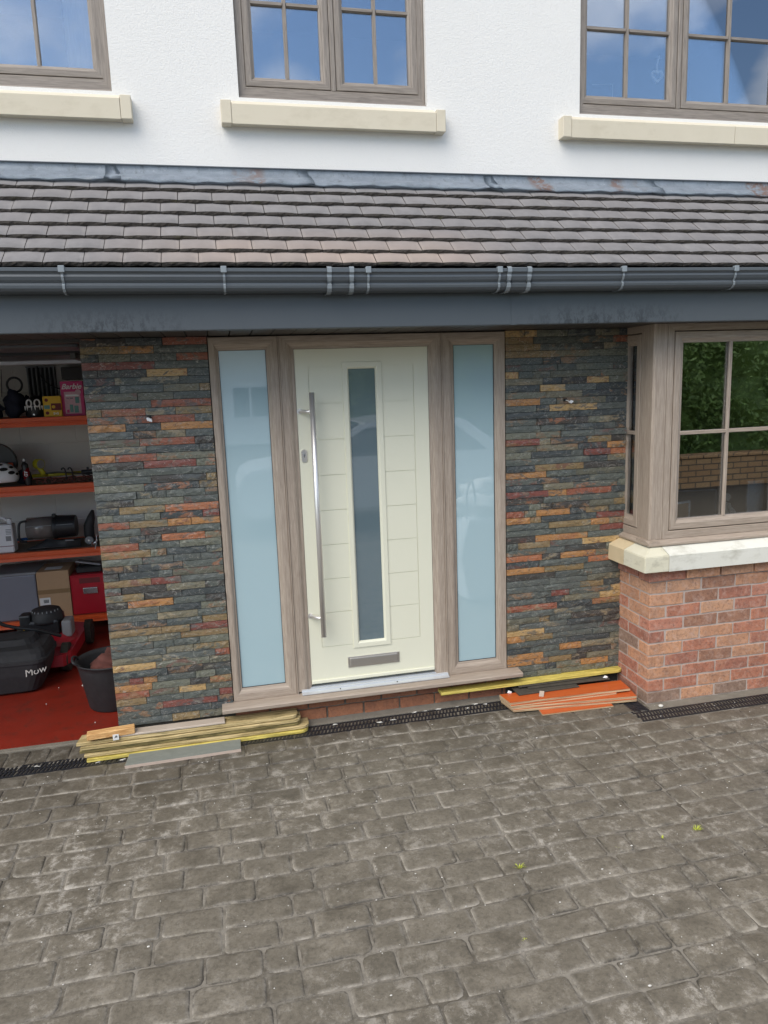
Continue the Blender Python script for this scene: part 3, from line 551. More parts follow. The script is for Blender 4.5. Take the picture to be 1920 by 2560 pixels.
def gsec(off,x0,x1,mat,name,par,th=.0025,dzf=lambda x:0,n=2):
    b=bmesh.new(); P=GP; rows=[]
    def nrm(i):
        a=P[max(0,i-1)]; c=P[min(len(P)-1,i+1)]; d=Vector((c[0]-a[0],c[1]-a[1])).normalized(); return Vector((d.y,-d.x))  # outward
    out_=[Vector(p)-nrm(i)*off for i,p in enumerate(P)]; in_=[Vector(p)-nrm(i)*(off-th) for i,p in enumerate(P)]
    loop=out_+in_[::-1]
    for k in range(n+1):
        x=x0+(x1-x0)*k/n; rows.append([b.verts.new((x,v.x,v.y+dzf(x))) for v in loop])
    m_=len(loop)
    for A_,C_ in zip(rows,rows[1:]):
        for i in range(m_): b.faces.new((A_[i],A_[(i+1)%m_],C_[(i+1)%m_],C_[i]))
    b.faces.new(rows[0]); b.faces.new(rows[-1][::-1]); bmesh.ops.recalc_face_normals(b,faces=b.faces); return mk(name,b,mat,par)
fall=lambda x:-.006+.0035*abs(x-1.0) if x<4 else .004
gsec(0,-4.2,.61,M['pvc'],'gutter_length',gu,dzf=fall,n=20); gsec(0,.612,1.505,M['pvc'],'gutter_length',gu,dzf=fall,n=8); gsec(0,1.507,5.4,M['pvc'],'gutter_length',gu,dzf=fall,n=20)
for x in (.608,1.503):
    u=gsec(.0045,x-.062,x+.062,M['pvc'],'union_joint',gu,dzf=lambda q:fall(x))
    for s in (-.053,.053): gsec(.008,x+s-.011,x+s+.011,M['clip'],'union_clip',gu,dzf=lambda q:fall(x))
for x in (-1.75,-.612,.074,.742,1.401,2.074,2.729,3.4,4.1):
    gsec(.0055,x-.0055,x+.0055,M['clip'],'bracket_strap',gu,dzf=lambda q:fall(x)); mk('bracket_clip',B(x-.013,x+.013,-.613,-.590,2.318+fall(x),2.347+fall(x),.002),M['clip'],gu)
# ---------------------------------------------------------------- ground floor walls
wl=mk('garage_side_pier',B(-.668,-.021,.012,.30,GZ-.02,2.09),M['slate_back'],label='slate-clad wall between the garage opening and the front door',cat='wall',kind='structure')
wr=mk('door_side_wall',B(1.666,2.60,.012,.30,GZ-.02,2.09),M['slate_back'],label='slate-clad wall between the front door and the bay window',cat='wall',kind='structure')
mk('plinth_wall',B(-.028,1.672,.030,.30,GZ-.02,-.032),M['mortar_grey'],kind='structure')
plinth=[o for o in COL.objects if o.name=='plinth_wall'][0]
mk('outer_pier',B(-3.9,-3.65,0,.3,GZ-.02,2.09,.004),M['render'],kind='structure')
def slate_mesh(seed):
    r=random.Random(seed); b=bmesh.new(); nx,nz=7,2; V={}
    for i in range(nx+1):
        for j in range(nz+1):
            e=i in(0,nx) or j in (0,nz); V[i,j]=b.verts.new((i/nx-.5+(0 if e else r.uniform(-.04,.04)),-1+(r.uniform(0,.22) if e else r.uniform(-.16,.10)),j/nz-.5+(r.uniform(-.02,.0) if j==nz else r.uniform(0,.02) if j==0 else r.uniform(-.15,.15))))
    for i in range(nx):
        for j in range(nz): b.faces.new((V[i,j],V[i+1,j],V[i+1,j+1],V[i,j+1]))
    rim=[V[i,0] for i in range(nx+1)]+[V[nx,j] for j in range(1,nz+1)]+[V[i,nz] for i in range(nx-1,-1,-1)]+[V[0,j] for j in range(nz-1,0,-1)]
    bk=[b.verts.new((v.co.x,0.2,v.co.z)) for v in rim]; n=len(rim)
    for i in range(n): b.faces.new((rim[i],bk[i],bk[(i+1)%n],rim[(i+1)%n]))
    bmesh.ops.recalc_face_normals(b,faces=b.faces); me=bpy.data.meshes.new('slate_strip'); b.to_mesh(me); b.free(); me.materials.append(M['slate']); return me
SMs=[slate_mesh(i) for i in range(14)]
def slates(par,x0,x1,z0,z1,panel):
    h=(z1-z0)/round((z1-z0)/.0402); z=z0; i=0; cnt=0
    prev=[]
    while z<z1-.01:
        x=x0; hh=h; js=[]
        while x<x1-.01:
            L_=R.choice((.08,.12,.16,.19,.21,.23,.25,.28,.31))*R.uniform(.92,1.08); nx=x+L_
            if any(abs(nx-p)<.018 for p in prev): nx+=.03
            if x1-nx<.05: nx=x1
            js.append(nx); d=R.choice((.009,.011,.013,.016,.020,.014))
            place('slate_strip',R.choice(SMs),((x+nx)/2,.0105,z+hh/2),par,scale=(nx-x-.0022,d,hh-.0018),rot=(0,R.choice((0,0,math.pi)) and 0,R.uniform(-.004,.004))); x=nx; cnt+=1
        prev=js; z+=hh; i+=1
    return cnt
c1=slates(wl,-.670,-.028,-.066,2.078,0); c2=slates(wr,1.672,2.468,-.078,2.078,1); print('SLATES',c1,c2)
def brick_mesh(seed,mat):
    r=random.Random(seed); b=bmesh.new(); bmesh.ops.create_cube(b,size=1); bmesh.ops.subdivide_edges(b,edges=[e for e in b.edges if abs((e.verts[0].co-e.verts[1].co).x)>.5],cuts=3)
    for v in b.verts:
        v.co.z+=r.uniform(-.035,.035); v.co.x+=r.uniform(-.008,.008); v.co.y+=r.uniform(-.02,.02)
    bmesh.ops.bevel(b,geom=b.edges[:],offset=.022,segments=1,affect='EDGES'); me=bpy.data.meshes.new('brick'); b.to_mesh(me); b.free(); me.materials.append(mat); return me
BM=[brick_mesh(i,M['brick']) for i in range(10)]; BO=[brick_mesh(50+i,M['brick_orange']) for i in range(6)]
def brick(par,x0,x1,y0,y1,z0,z1,pool): place('brick',R.choice(pool),((x0+x1)/2,(y0+y1)/2,(z0+z1)/2),par,scale=(x1-x0,y1-y0,z1-z0),rot=(R.uniform(-.006,.006),R.uniform(-.005,.005),R.uniform(-.006,.006)))
for k,(za,zb,off) in enumerate(((-.181,-.116,0),(-.106,-.041,-.113))):
    x=.745+off-.2255*6
    while x<2.44:
        a=max(x+.005,-.66); c=min(x+.2205,2.44)
        if c-a>.03: brick(plinth,a,c,.018,.10,za,zb,BO)
        x+=.2255
mk('mortar_fillet',ext([(-.027,GZ-.01),(-.027,GZ+.004),(.0,GZ+.012),(.022,GZ+.022),(.035,GZ+.022),(.035,GZ-.01)],-.66,2.44),M['mortar_grey'],plinth)
# bay brickwork
BX,BYf=2.445,-.34
bay=mk('bay_brick_wall',B(BX+.004,4.6,BYf+.004,.02,GZ-.03,.655),M['mortar'],label='red handmade brick bay wall under the bay window',cat='wall',kind='structure')
ch=.0775
for k in range(11):
    z0=GZ+ch*k+.005; z1=z0+.067; pr=.014 if k==10 else 0
    ev=k%2==0; fx=BX-pr; fy=BYf-pr
    lx,ly=(.228,.107) if ev else (.107,.228)
    brick(bay,fx,BX+lx,fy,BYf+ly,z0,z1,BM)
    x=BX+lx+.0105
    while x<4.6: brick(bay,x,min(x+.226,4.6),fy,BYf+.105,z0,z1,BM); x+=.2365
    yv=BYf+ly+.0105
    while yv<.015: brick(bay,fx,BX+.105,yv,min(yv+.226,.02),z0,z1,BM); yv+=.2365
bs=thing('bay_sill','weathered cream stone sill on the brick bay, stained at its corner','window sill',(3,-.3,.65))
SX,SY=2.362,-.41
mk('sill_stone',ext([(SY,.652),(SY-.001,.747),(SY+.006,.753),(SY+.09,.790),(-.1,.800),(-.1,.652)],SX+.16,4.7),M['stone_white'],bs)
b=bmesh.new(); zt=.753
pts=[(SX,-.168),(SX,SY),(SX+.159,SY),(SX+.159,-.168)]
HX,HY_=SX+.090,SY+.090; X2,Y2=SX+.1585,SY+.2365
b=bmesh.new(); V=lambda *p:b.verts.new(p)
A=[V(SX,SY,.652),V(X2,SY,.652),V(X2,-.175,.652),V(SX,-.175,.652)]; T=[V(SX,SY,.748),V(X2,SY,.748),V(X2,HY_,.790),V(X2,-.175,.794),V(HX,-.175,.790),V(SX,-.175,.748),V(HX,HY_,.790)]
for f in ((A[0],A[1],T[1],T[0]),(A[1],A[2],T[3],T[2],T[1]),(A[2],A[3],T[5],T[4],T[3]),(A[3],A[0],T[0],T[5]),(A[3],A[2],A[1],A[0]),(T[0],T[1],T[2],T[6]),(T[0],T[6],T[4],T[5]),(T[6],T[2],T[3],T[4])): b.faces.new(f)
bmesh.ops.recalc_face_normals(b,faces=b.faces); bmesh.ops.bevel(b,geom=b.edges[:],offset=.004,segments=2,affect='EDGES')
for v in b.verts: v.co+=Vector((R.uniform(-.001,.001),R.uniform(-.001,.001),R.uniform(-.001,.001)))
mk('corner_stone',b,stone('stained_cast_stone',(.60,.56,.40),(.76,.74,.62),(.19,.17,.12),.75),bs)
mk('return_stone',ext([(SX,.652),(SX,.747),(SX+.005,.752),(HX,.790),(X2,.794),(X2,.652)],-.172,.01,axis='y'),M['stone_yellow'],bs)
# bay window
WXl,WYf=2.462,-.29; bw=thing('bay_window','square bay window in woodgrain frames over the brick bay','window',(3,-.2,.8))
mk('cill',ext([(-.30,.790),(-.338,.790),(-.341,.796),(-.341,.804),(-.332,.808),(-.300,.820),(-.20,.822),(-.20,.790)],2.430,4.65),M['wx'],bw)
mk('cill_return',ext([(2.50,.790),(2.431,.790),(2.428,.796),(2.428,.804),(2.436,.808),(2.458,.820),(2.50,.822)],-.336,.01,axis='y'),M['wy'],bw)
mk('corner_post',ext([(WXl,WYf+.012),(WXl+.012,WYf),(WXl+.082,WYf),(WXl+.082,WYf+.08),(WXl+.08,WYf+.09),(WXl,WYf+.09)],.822,2.079,axis='z'),M['wz'],bw)
def bay_sash(par,a,c,bars,mp,u_front,z0=.872,z1=2.034):
    Y=u_front; s=thing('sash',None,None,mp((a+c)/2,Y,1.4)); s.parent=par; s.location=Vector(s.location)-ABS[par]
    mitre(s,a,c,z0,z1,.062,[(0,Y+.004),(.04,Y),(.60,Y),(.72,Y+.005),(.82,Y+.012),(1,Y+.016)],Y+.05,mp,names=('sash_rail','sash_rail','sash_stile'))
    mk('pane',mbox(mp,a+.055,c-.055,Y+.030,Y+.034,z0+.055,z1-.055,0),M['glass'],s)
    for d0,d1 in ((Y+.012,Y+.0295),(Y+.0345,Y+.046)):
        for bx in bars: mk('glazing_bar',mbox(mp,bx-.010,bx+.010,d0,d1,z0+.058,z1-.058,.003),M['wz'],s)
        xs=[a+.056]+[v for bx in bars for v in (bx-.0102,bx+.0102)]+[c-.056]
        for i in range(0,len(xs),2): mk('glazing_bar',mbox(mp,xs[i],xs[i+1],d0,d1,1.438,1.460,.003),M['wx'],s)
mitre(bw,WXl+.084,4.62,.822,2.079,(.044,.05,.045,.04),[(0,WYf-.002),(.92,WYf-.002),(1,WYf+.004)],WYf+.07,names=('frame_head','frame_rail','frame_jamb'))
for a,c,bb in ((2.595,3.37,(2.975,)),(3.41,4.05,(3.73,)),(4.09,4.57,())): bay_sash(bw,a,c,bb,FRONT,WYf)
for a,c in ((3.37,3.41),(4.05,4.09)): mk('mullion',B(a+.004,c-.004,WYf,WYf+.07,.867,2.039,.002),M['wz'],bw)
mk('seal',wallholes(2.589,4.58,.866,2.04,WYf+.022,WYf+.026,[(2.65,3.32,.92,1.98),(3.46,4.0,.92,1.98),(4.14,4.52,.92,1.98)]),M['gap'],bw)
SIDE=lambda u,d,z:(d,u,z)
mitre(bw,-.198,.011,.822,2.079,(.045,.001,.045,.04),[(0,WXl-.0),(.92,WXl),(1,WXl+.004)],WXl+.07,SIDE,names=('frame_head','frame_rail','frame_jamb'))
b=B(WXl+.024,WXl+.03,-.15,.01,.87,2.035); mk('seal',wallholes(0,1,0,1,0,.1,[]),M['gap'],bw) if False else None; b.free()
sd=thing('sash',None,None,(WXl,-.07,1.4)); sd.parent=bw; sd.location=Vector(sd.location)-ABS[bw]
mitre(sd,-.147,.060,.872,2.032,(.062,.012,.062,.062),[(0,WXl+.004),(.04,WXl),(.6,WXl),(.8,WXl+.010),(1,WXl+.014)],WXl+.05,SIDE,names=('sash_rail','sash_rail','sash_stile'))
mk('pane',B(WXl+.028,WXl+.032,-.09,.055,.925,1.98),M['glass'],sd); mk('glazing_bar',B(WXl+.010,WXl+.027,-.088,.0105,1.438,1.460,.002),M['wy'],sd)
mk('bay_floor_slab',B(2.47,4.58,-.27,.0,.62,.80),M['dark'],kind='structure')
room('living_room_walls',2.61,4.75,.31,3.2,-.2,2.3,M['dark'])
mk('bay_end_wall',B(4.58,4.8,-.28,.4,GZ,2.3),M['render'],kind='structure')
# inside the bay
t=thing('photo_frame','small white photo frame seen from behind in the left corner of the bay window','picture frame',(2.745,-.19,.82),rotz=.2,local=True)
mitre(t,-.07,.07,.0,.20,.012,[(0,0),(1,0)],.012,mats={'wx':M['white'],'wz':M['white']},names=('frame_head','frame_rail','frame_jamb')); mk('backing',B(-.06,.06,.003,.008,.01,.19),M['card'],t)
t=thing('tablet_stand','dark glossy picture frame leaning behind the first pane of the bay','picture frame',(2.90,-.10,.82),rotz=-.15,local=True)
mitre(t,-.14,.14,0,.25,.006,[(0,0),(1,0)],.01,mats={'wx':M['grey'],'wz':M['grey']},names=('frame_head','frame_rail','frame_jamb')); mk('picture',B(-.134,.134,.002,.007,.006,.244),M['black'],t)
t=thing('figurine','pale seated figurine on the sill behind the bay glazing bar','ornament',(3.055,-.17,.83),local=True)
b=tube([(0,0,0),(0,0,.06),(.005,0,.12),(.01,0,.165)],[.045,.04,.026,.014],12); bb=bmesh.new(); bmesh.ops.create_uvsphere(bb,u_segments=14,v_segments=10,radius=.026); bb.transform(Matrix.Translation((.014,-.004,.195))); merge(b,bb)
tube(bez([(.02,-.02,.14),(.055,-.03,.10),(.04,-.045,.05),(.012,-.035,.16)]),.009,8,b); mk('body',b,M['grime'],t,smooth=True)
mk('greeting_card',B(3.225,3.34,-.17,-.166,.80,1.115),plain('pale_blue_card',(.42,.55,.66),.6),label='pale blue card standing at the right of the bay window',cat='card')
# ---------------------------------------------------------------- front door set
def sidelight(label,x0,x1,gl):
    t=thing('sidelight',label,'window',((x0+x1)/2,0,0),group='satin glass sidelights')
    a,c=gl; mitre(t,x0,x1,0.0,2.074,(a-x0,x1-c,.074,.072),[(0,0.003),(.05,0),(.55,0),(.70,.004),(.84,.014),(1,.018)],.06,names=('frame_head','frame_rail','frame_jamb'))
    mk('pane',B(a-.01,c+.01,.024,.034,.064,2.012),M['satin'],t)
    mk('bead',wallholes(a-.001,c+.001,.073,2.003,.0175,.0235,[(a+.0012,c-.0012,.0748,2.0012)]),M['gap'],t)
sidelight('tall satin glass sidelight left of the cream door',-.024,.346,(.028,.280)); sidelight('tall satin glass sidelight right of the cream door',1.283,1.669,(1.357,1.604))
d=thing('front_door','cream composite front door with long steel bar handle and narrow glass','door',(.8,0,0))
DX0,DX1=.353,1.276
# door frame: head and two jambs with a stepped profile
prof=[(0,.002),(.03,0),(.5,0),(.64,.004),(.8,.014),(1,.018)]
for nm,pts_,mat in (('frame_jamb','L','wz'),('frame_jamb','R','wz'),('frame_head','T','wx')):
    b=bmesh.new(); A=[];C=[]; P_=prof+[(1,.07),(0,.07)]
    for t_,dd in P_:
        if pts_=='L': A.append(b.verts.new((DX0+.081*t_,dd,.012))); C.append(b.verts.new((DX0+.081*t_,dd,2.074-.072*t_)))
        if pts_=='R': A.append(b.verts.new((DX1-.073*t_,dd,.012))); C.append(b.verts.new((DX1-.073*t_,dd,2.074-.072*t_)))
        if pts_=='T': A.append(b.verts.new((DX0+.081*t_,dd,2.074-.072*t_))); C.append(b.verts.new((DX1-.073*t_,dd,2.074-.072*t_)))
    n=len(P_)
    for i in range(n): b.faces.new((A[i],A[(i+1)%n],C[(i+1)%n],C[i]))
    b.faces.new(A[::-1]); b.faces.new(C); bmesh.ops.recalc_face_normals(b,faces=b.faces); mk(nm,b,M[mat],d)
for x in (.3495,1.2795): mk('coupler',B(x-.003,x+.003,-.006,.05,-.012,2.074,.001),M['wz'],d)
# leaf with grooves
LY=.020; leaf_holes=[]
gx0,gx1,fx0,fx1=.510,1.113,.699,.928; gz=[.266,.475,.680,.884,1.088,1.292,1.496,1.699,1.902]; gw=.0020
for z in gz:
    leaf_holes+= [(gx0-gw,fx0+.002,z-gw,z+gw),(fx1-.002,gx1+gw,z-gw,z+gw)]
for z0_,z1_ in zip(gz,gz[1:]): leaf_holes+=[(gx0-gw,gx0+gw,z0_+gw,z1_-gw),(gx1-gw,gx1+gw,z0_+gw,z1_-gw)]
leaf_holes.append((fx0+.01,fx1-.01,.255,1.91))
leaf=mk('leaf',wallholes(.436,1.201,.040,2.000,LY,LY+.004,leaf_holes),M['cream'],d)
mk('leaf_core',wallholes(.4365,1.2005,.0405,1.9995,LY+.0042,LY+.046,[(fx0+.01,fx1-.01,.255,1.91)]),M['cream'],leaf)
mk('weather_bar',B(.437,1.200,LY-.010,LY,.045,.066,.003),M['cream'],leaf)
mk('leaf_gap',wallholes(.428,1.208,.020,2.008,.052,.056,[(.45,1.19,.06,1.98)]),M['gap'],d)
mitre(leaf,fx0,fx1,.241,1.924,.038,[(0,LY-.003),(.04,LY-.007),(.70,LY-.007),(.85,LY-.003),(1,LY+.006)],LY+.01,names=('glass_trim','glass_trim','glass_trim'),mats={'wx':M['cream'],'wz':M['cream']})
mk('pane',B(fx0+.030,fx1-.030,LY+.012,LY+.022,.27,1.895),M['satin_dark'],leaf); mk('bead',wallholes(fx0+.036,fx1-.036,.277,1.888,LY+.006,LY+.012,[(fx0+.0375,fx1-.0375,.2785,1.8865)]),M['gap'],leaf)
HY=-.058
hd=mk('bar_handle',cyl((.513,HY,.358),(.513,HY,1.763),.0155,seg=28),M['steel'],d,smooth=False)
for p_ in hd.data.polygons: p_.use_smooth=len(p_.vertices)==4
for z in (1.660,.468):
    mk('standoff',tube([(.513,HY,z),(.480,HY+.030,z),(.452,LY-.002,z)],[.010,.010,.011],14),M['steel'],d,smooth=True); mk('rose',cyl((.450,LY,z),(.450,LY-.004,z),.016),M['steel'],d)
b=bmesh.new(); pts=[]
for k in range(24):
    a=2*math.pi*k/24; pts.append((.463+.0165*math.cos(a),1.410+.0165*math.sin(a)+(.020 if math.sin(a)>=0 else -.020)))
es=mk('escutcheon',ext(pts,LY-.006,LY,axis='y'),M['steel_x'],d); mk('keyway',cyl((.463,LY-.0062,1.418),(.463,LY-.009,1.418),.0085),M['silver'],es); mk('key_slot',B(.4615,.4645,LY-.0095,LY-.0085,1.402,1.420),M['gap'],es)
lp=mk('letter_plate',B(.660,.978,LY-.006,LY,.121,.188,.003,seg=2),M['steel_x'],d)
mk('letter_flap',B(.672,.966,LY-.0135,LY-.006,.130,.180,.004,seg=2),M['steel_x'],lp)
mk('threshold',ext([(-.036,0.002),(-.036,.008),(-.012,.014),(-.010,.020),(.0,.024),(.002,.012),(.015,.014),(.017,.026),(.06,.026),(.06,.002)],.372,1.2785),M['alu'],d)
for x in (.60,.95): mk('screw',cyl((x,-.0245,.0105),(x,-.0255,.0150),.003,seg=10),M['gap'],d)
mk('door_cill',ext([(.05,-.026),(-.084,-.031),(-.090,-.027),(-.091,-.010),(-.086,-.005),(-.075,-.003),(.0,.0),(.05,.0)],-.093,1.740,),M['wx'],label='woodgrain door cill running beneath the door and sidelights',cat='door sill')
mk('hall_blank_wall',B(-.02,1.67,.09,.12,-.02,2.08),M['dark'],kind='structure')
# ---------------------------------------------------------------- garage
mk('garage_floor',B(-3.7,-.3,.19,3.2,GZ-.02,GZ+.008),M['redfloor'],kind='structure')
gb=mk('garage_back_wall',B(-3.7,-.3,2.788,2.95,GZ,2.4),M['block_wall'],kind='structure')
for r_ in range(11):
    x=-3.7+(.225 if r_%2 else 0)-.45; z=GZ+.01+.225*r_
    while x<-.35:
        a,c=max(x+.003,-3.7),min(x+.447,-.35)
        if c-a>.02: mk('wall_block',B(a,c,2.785,2.80,z+.002,min(z+.222,2.39),.003),M['block_wall'],gb)
        x+=.45
mk('garage_side_wall',B(-.62,-.45,.30,2.8,GZ,2.4),M['block_wall'],kind='structure'); mk('garage_far_wall',B(-3.85,-3.7,.0,2.95,GZ,2.4),M['block_wall'],kind='structure')
mk('garage_ceiling',B(-3.85,-.45,.30,2.95,2.30,2.36),M['dark'],kind='structure')
gd=thing('garage_door','dark up-and-over garage door parked open under the garage ceiling','garage door',(-1.9,1,2.05))
for k in range(4): mk('door_panel',B(-3.05,-.70,.14+.47*k,.60+.47*k,2.048+.004*k,2.075+.004*k,.006),M['pvc'],gd)
mk('edge_strip',B(-3.05,-.70,2.025,2.045,2.035,2.075,.002),M['alu'],gd); mk('lintel',B(-3.1,-.67,.02,.13,2.06,2.09,.003),M['pvc_dark'],gd)
for z in (2.04,): mk('cross_rail',B(-3.05,-.70,.60,.63,z-.012,z+.01,.003),M['black'],gd)
for x in (-.73,-3.0): mk('track',B(x-.015,x+.015,.14,2.5,1.985,2.02,.003),M['pvc_dark'],gd)
sh=thing('shelving_unit','orange steel garage shelving with four laden shelves','shelves',(-1.7,2.4,GZ))
for zt,zb in ((1.630,1.557),(1.089,1.009),(.545,.476),(-.030,-.088)):
    h=zt-zb; pr=[(2.205,zt),(2.200,zt-.002),(2.200,zt-h*.42),(2.206,zt-h*.45),(2.206,zt-h*.50),(2.199,zt-h*.53),(2.199,zt-h*.62),(2.207,zt-h*.66),(2.204,zb),(2.24,zb),(2.24,zt)]
    mk('beam',ext(pr,-3.0,-.70),M['orange'],sh); mk('beam',B(-3.0,-.70,2.70,2.74,zb,zt),M['orange'],sh); mk('shelf_board',B(-2.98,-.72,2.24,2.70,zt-.02,zt-.002),M['chip'],sh)
for x in (-.70,-3.04):
    for yy in (2.20,2.70): mk('upright',B(x,x+.04,yy,yy+.045,GZ+.008,2.0,.003),M['orange'],sh)
S1,S2,S3,S4=1.630,1.089,.545,-.030
# top shelf
t=thing('toy_carton','pink toy carton with a white script name, right end of the top shelf','box',(-1.128,2.29,S1))
mk('carton',B(-1.214,-1.043,2.26,2.32,S1,1.906,.002),M['pink'],t); textmesh('lettering','Barbie',.058,M['white'],(-1.132,2.2575,1.862),t,shear=.35,bold=.0012)
mk('window_print',B(-1.190,-1.068,2.2585,2.2598,S1+.018,1.822),M['pinklight'],t)
for x0_,x1_,z0_,z1_,mm in ((-1.155,-1.13,1.66,1.72,'teal'),(-1.122,-1.09,1.655,1.71,'teal'),(-1.18,-1.16,1.655,1.68,'pink'),(-1.175,-1.155,1.765,1.772,'grey'),(-1.148,-1.125,1.765,1.775,'grey'),(-1.11,-1.08,1.73,1.78,'teal'),(-1.18,-1.08,1.785,1.80,'white')): mk('print_patch',B(x0_,x1_,2.2575,2.2584,z0_,z1_),M[mm],t)
mk('round_badge',cyl((-1.083,2.2575,1.818),(-1.083,2.2565,1.818),.022),M['pinklight'],t)
t=thing('yellow_toy_carton','yellow toy carton with flower prints beside the pink carton','box',(-1.28,2.26,S1))
mk('carton',B(-1.349,-1.213,2.23,2.29,S1,1.793,.002),M['yellow'],t); mk('window_print',B(-1.290,-1.215,2.2285,2.2297,1.680,1.735),M['maroon'],t); mk('disc',cyl((-1.272,2.2283,1.708),(-1.272,2.2265,1.708),.013),M['yellow'],t)
for x,z in ((-1.322,1.762),(-1.322,1.66)): mk('flower_print',cyl((x,2.2297,z),(x,2.2288,z),.014,seg=9),M['maroon'],t)
mk('side_print',B(-1.343,-1.300,2.2288,2.2297,1.692,1.722),M['teal'],t); textmesh('lettering','5+5',.026,M['white'],(-1.258,2.2288,1.654),t,bold=.0008)
t=thing('cycle_helmet','black helmet with a white vented pattern on the top shelf','helmet',(-1.43,2.33,S1))
b=lathe([(.066,S1),(.075,S1+.05),(.072,S1+.10),(.055,S1+.145),(.025,S1+.17),(.001,S1+.175)],-1.43,2.34,24,sx=1,sy=1.1); mk('shell',b,M['black'],t,smooth=True)
for s in (-1,1):
    pts=[(-1.43+s*.030+.019*math.cos(a)*1.0,2.256+abs(s*.03+.019*math.cos(a))*.35,S1+.112+.028*math.sin(a)) for a in [2*math.pi*k/16 for k in range(16)]]
    mk('vent_rim',tube(pts,.0065,6,closed=True),M['white'],t,smooth=True)
    for dx in (.012,.045,.062): mk('prong',tube([(-1.43+s*dx,2.258+dx*.3,S1+.09),(-1.43+s*(dx+.002),2.255+dx*.3,S1+.055)],[.008,.001],6),M['white'],t)
mk('stud',cyl((-1.43,2.262,S1+.022),(-1.43,2.255,S1+.022),.007),M['silver'],t)
t=thing('hoop','black hoop standing behind the dark bag on the top shelf','hoop',(-1.587,2.42,S1)); mk('ring',tube([(-1.587+.056*math.cos(a),2.42,1.893+.058*math.sin(a)) for a in [2*math.pi*k/28 for k in range(28)]],.009,8,closed=True),M['black'],t,smooth=True); mk('stem',tube([(-1.587,2.42,1.84),(-1.59,2.42,S1)],.012,8),M['black'],t)
def lump(rx,ry,rz,c,seed,amp=.18,sub=3):
    r=random.Random(seed); b=bmesh.new(); bmesh.ops.create_icosphere(b,subdivisions=sub,radius=1); ph=[r.uniform(0,6) for _ in range(6)]
    for v in b.verts:
        n=v.co.copy(); k=1+amp*(math.sin(3*n.x+ph[0])*math.sin(4*n.y+ph[1])+.6*math.sin(7*n.z+ph[2]+3*n.x)+.35*math.sin(13*n.x+ph[3])*math.sin(11*n.z+ph[4]))
        v.co=Vector((c[0]+n.x*rx*k,c[1]+n.y*ry*k,max(c[2]+n.z*rz*k,c[2]-rz*.98)))
    return b
mk('cloth_bag',lump(.075,.07,.11,(-1.585,2.33,S1+.108),3),M['navy'],smooth=True,label='slumped navy cloth bag under the hoop on the top shelf',cat='bag')
mk('dark_bag',lump(.14,.10,.075,(-1.80,2.35,S1+.074),5),M['navy'],smooth=True,label='low dark bag at the left edge of the top shelf',cat='bag')
mk('strap_bundle',lump(.035,.05,.085,(-1.495,2.40,S1+.083),6),M['navy'],smooth=True,label='narrow dark bundle between the cloth bag and the vented helmet',cat='bundle')
t=thing('slatted_vent','tall grey slatted vent on the garage back wall above the top shelf','vent',(-1.45,2.78,1.8))
mk('backing',B(-1.565,-1.335,2.775,2.784,1.66,2.042),M['dark'],t)
for k in range(7): mk('slat',B(-1.560+.035*k,-1.549+.035*k,2.745,2.775,1.665,2.037,.002),M['grey'],t)
mk('header',B(-1.565,-1.335,2.742,2.775,2.037,2.047,.001),M['grey'],t)
mk('wall_cable',tube(bez([(-1.47,2.735,2.05),(-1.45,2.735,1.97),(-1.40,2.735,1.90),(-1.33,2.73,1.86),(-1.25,2.73,1.835),(-1.20,2.73,1.78)]),.005,7),M['black'],smooth=True,label='black cable looping across the slatted vent to the pink carton',cat='cable')
mk('hanging_cord',tube(bez([(-1.755,2.74,2.03),(-1.765,2.74,1.9),(-1.775,2.74,1.8)]),.003,6),M['black'],label='thin black cord hanging at the far left of the garage wall',cat='cord')
mk('wall_box',B(-1.262,-1.09,2.62,2.78,1.925,2.03,.004),M['pvc_dark'],label='dark box fixed to the back wall above the pink carton',cat='box')
# shelf two
t=thing('white_helmet','white cycle helmet with black vents at the left of the second shelf','helmet',(-1.73,2.30,S2),local=True)
b=bmesh.new(); bmesh.ops.create_uvsphere(b,u_segments=28,v_segments=14,radius=1)
for v in b.verts: v.co=Vector((v.co.x*.125,v.co.y*.10,max(v.co.z,-.35)*.115+.075))
mk('shell',b,M['white'],t,smooth=True)
for ax,az,r_ in ((20,35,.022),(48,18,.020),(0,62,.018),(62,42,.016),(75,10,.014),(-20,40,.02)):
    n=Vector((math.sin(rad(ax))*math.cos(rad(az)),-math.cos(rad(ax))*math.cos(rad(az)),math.sin(rad(az)))); c=Vector((n.x*.125,n.y*.10,n.z*.115+.075))
    bb=bmesh.new(); bmesh.ops.create_uvsphere(bb,u_segments=12,v_segments=8,radius=1); bb.transform(Matrix.Translation(c)@n.to_track_quat('Z','Y').to_matrix().to_4x4()@Matrix.Diagonal((r_*1.5,r_*.75,.005,1))); mk('vent',bb,M['gap'],t,smooth=True)
t=thing('round_reel','black round reel with an orange tab at the left of the second shelf','reel',(-1.80,2.42,S2)); mk('disc',cyl((-1.80,2.40,S2+.18),(-1.80,2.46,S2+.18),.16,seg=32),M['black'],t); mk('orange_tab',B(-1.70,-1.66,2.37,2.395,S2+.10,S2+.18,.01,seg=2),M['orange'],t)
t=thing('spray_can','slim black spray can with a slanted red label on the second shelf','spray can',(-1.527,2.25,S2),rotz=0,local=True); t.rotation_euler=(0,rad(-5),0)
mk('can',lathe([(.001,0),(.024,0),(.026,.006),(.026,.165),(.022,.175),(.014,.182),(.012,.186),(.012,.195),(.001,.197)],0,0,24),M['black'],t,smooth=True); mk('cap',cyl((0,0,.19),(0,0,.215),.009,.007),M['white'],t)
b=bmesh.new(); 
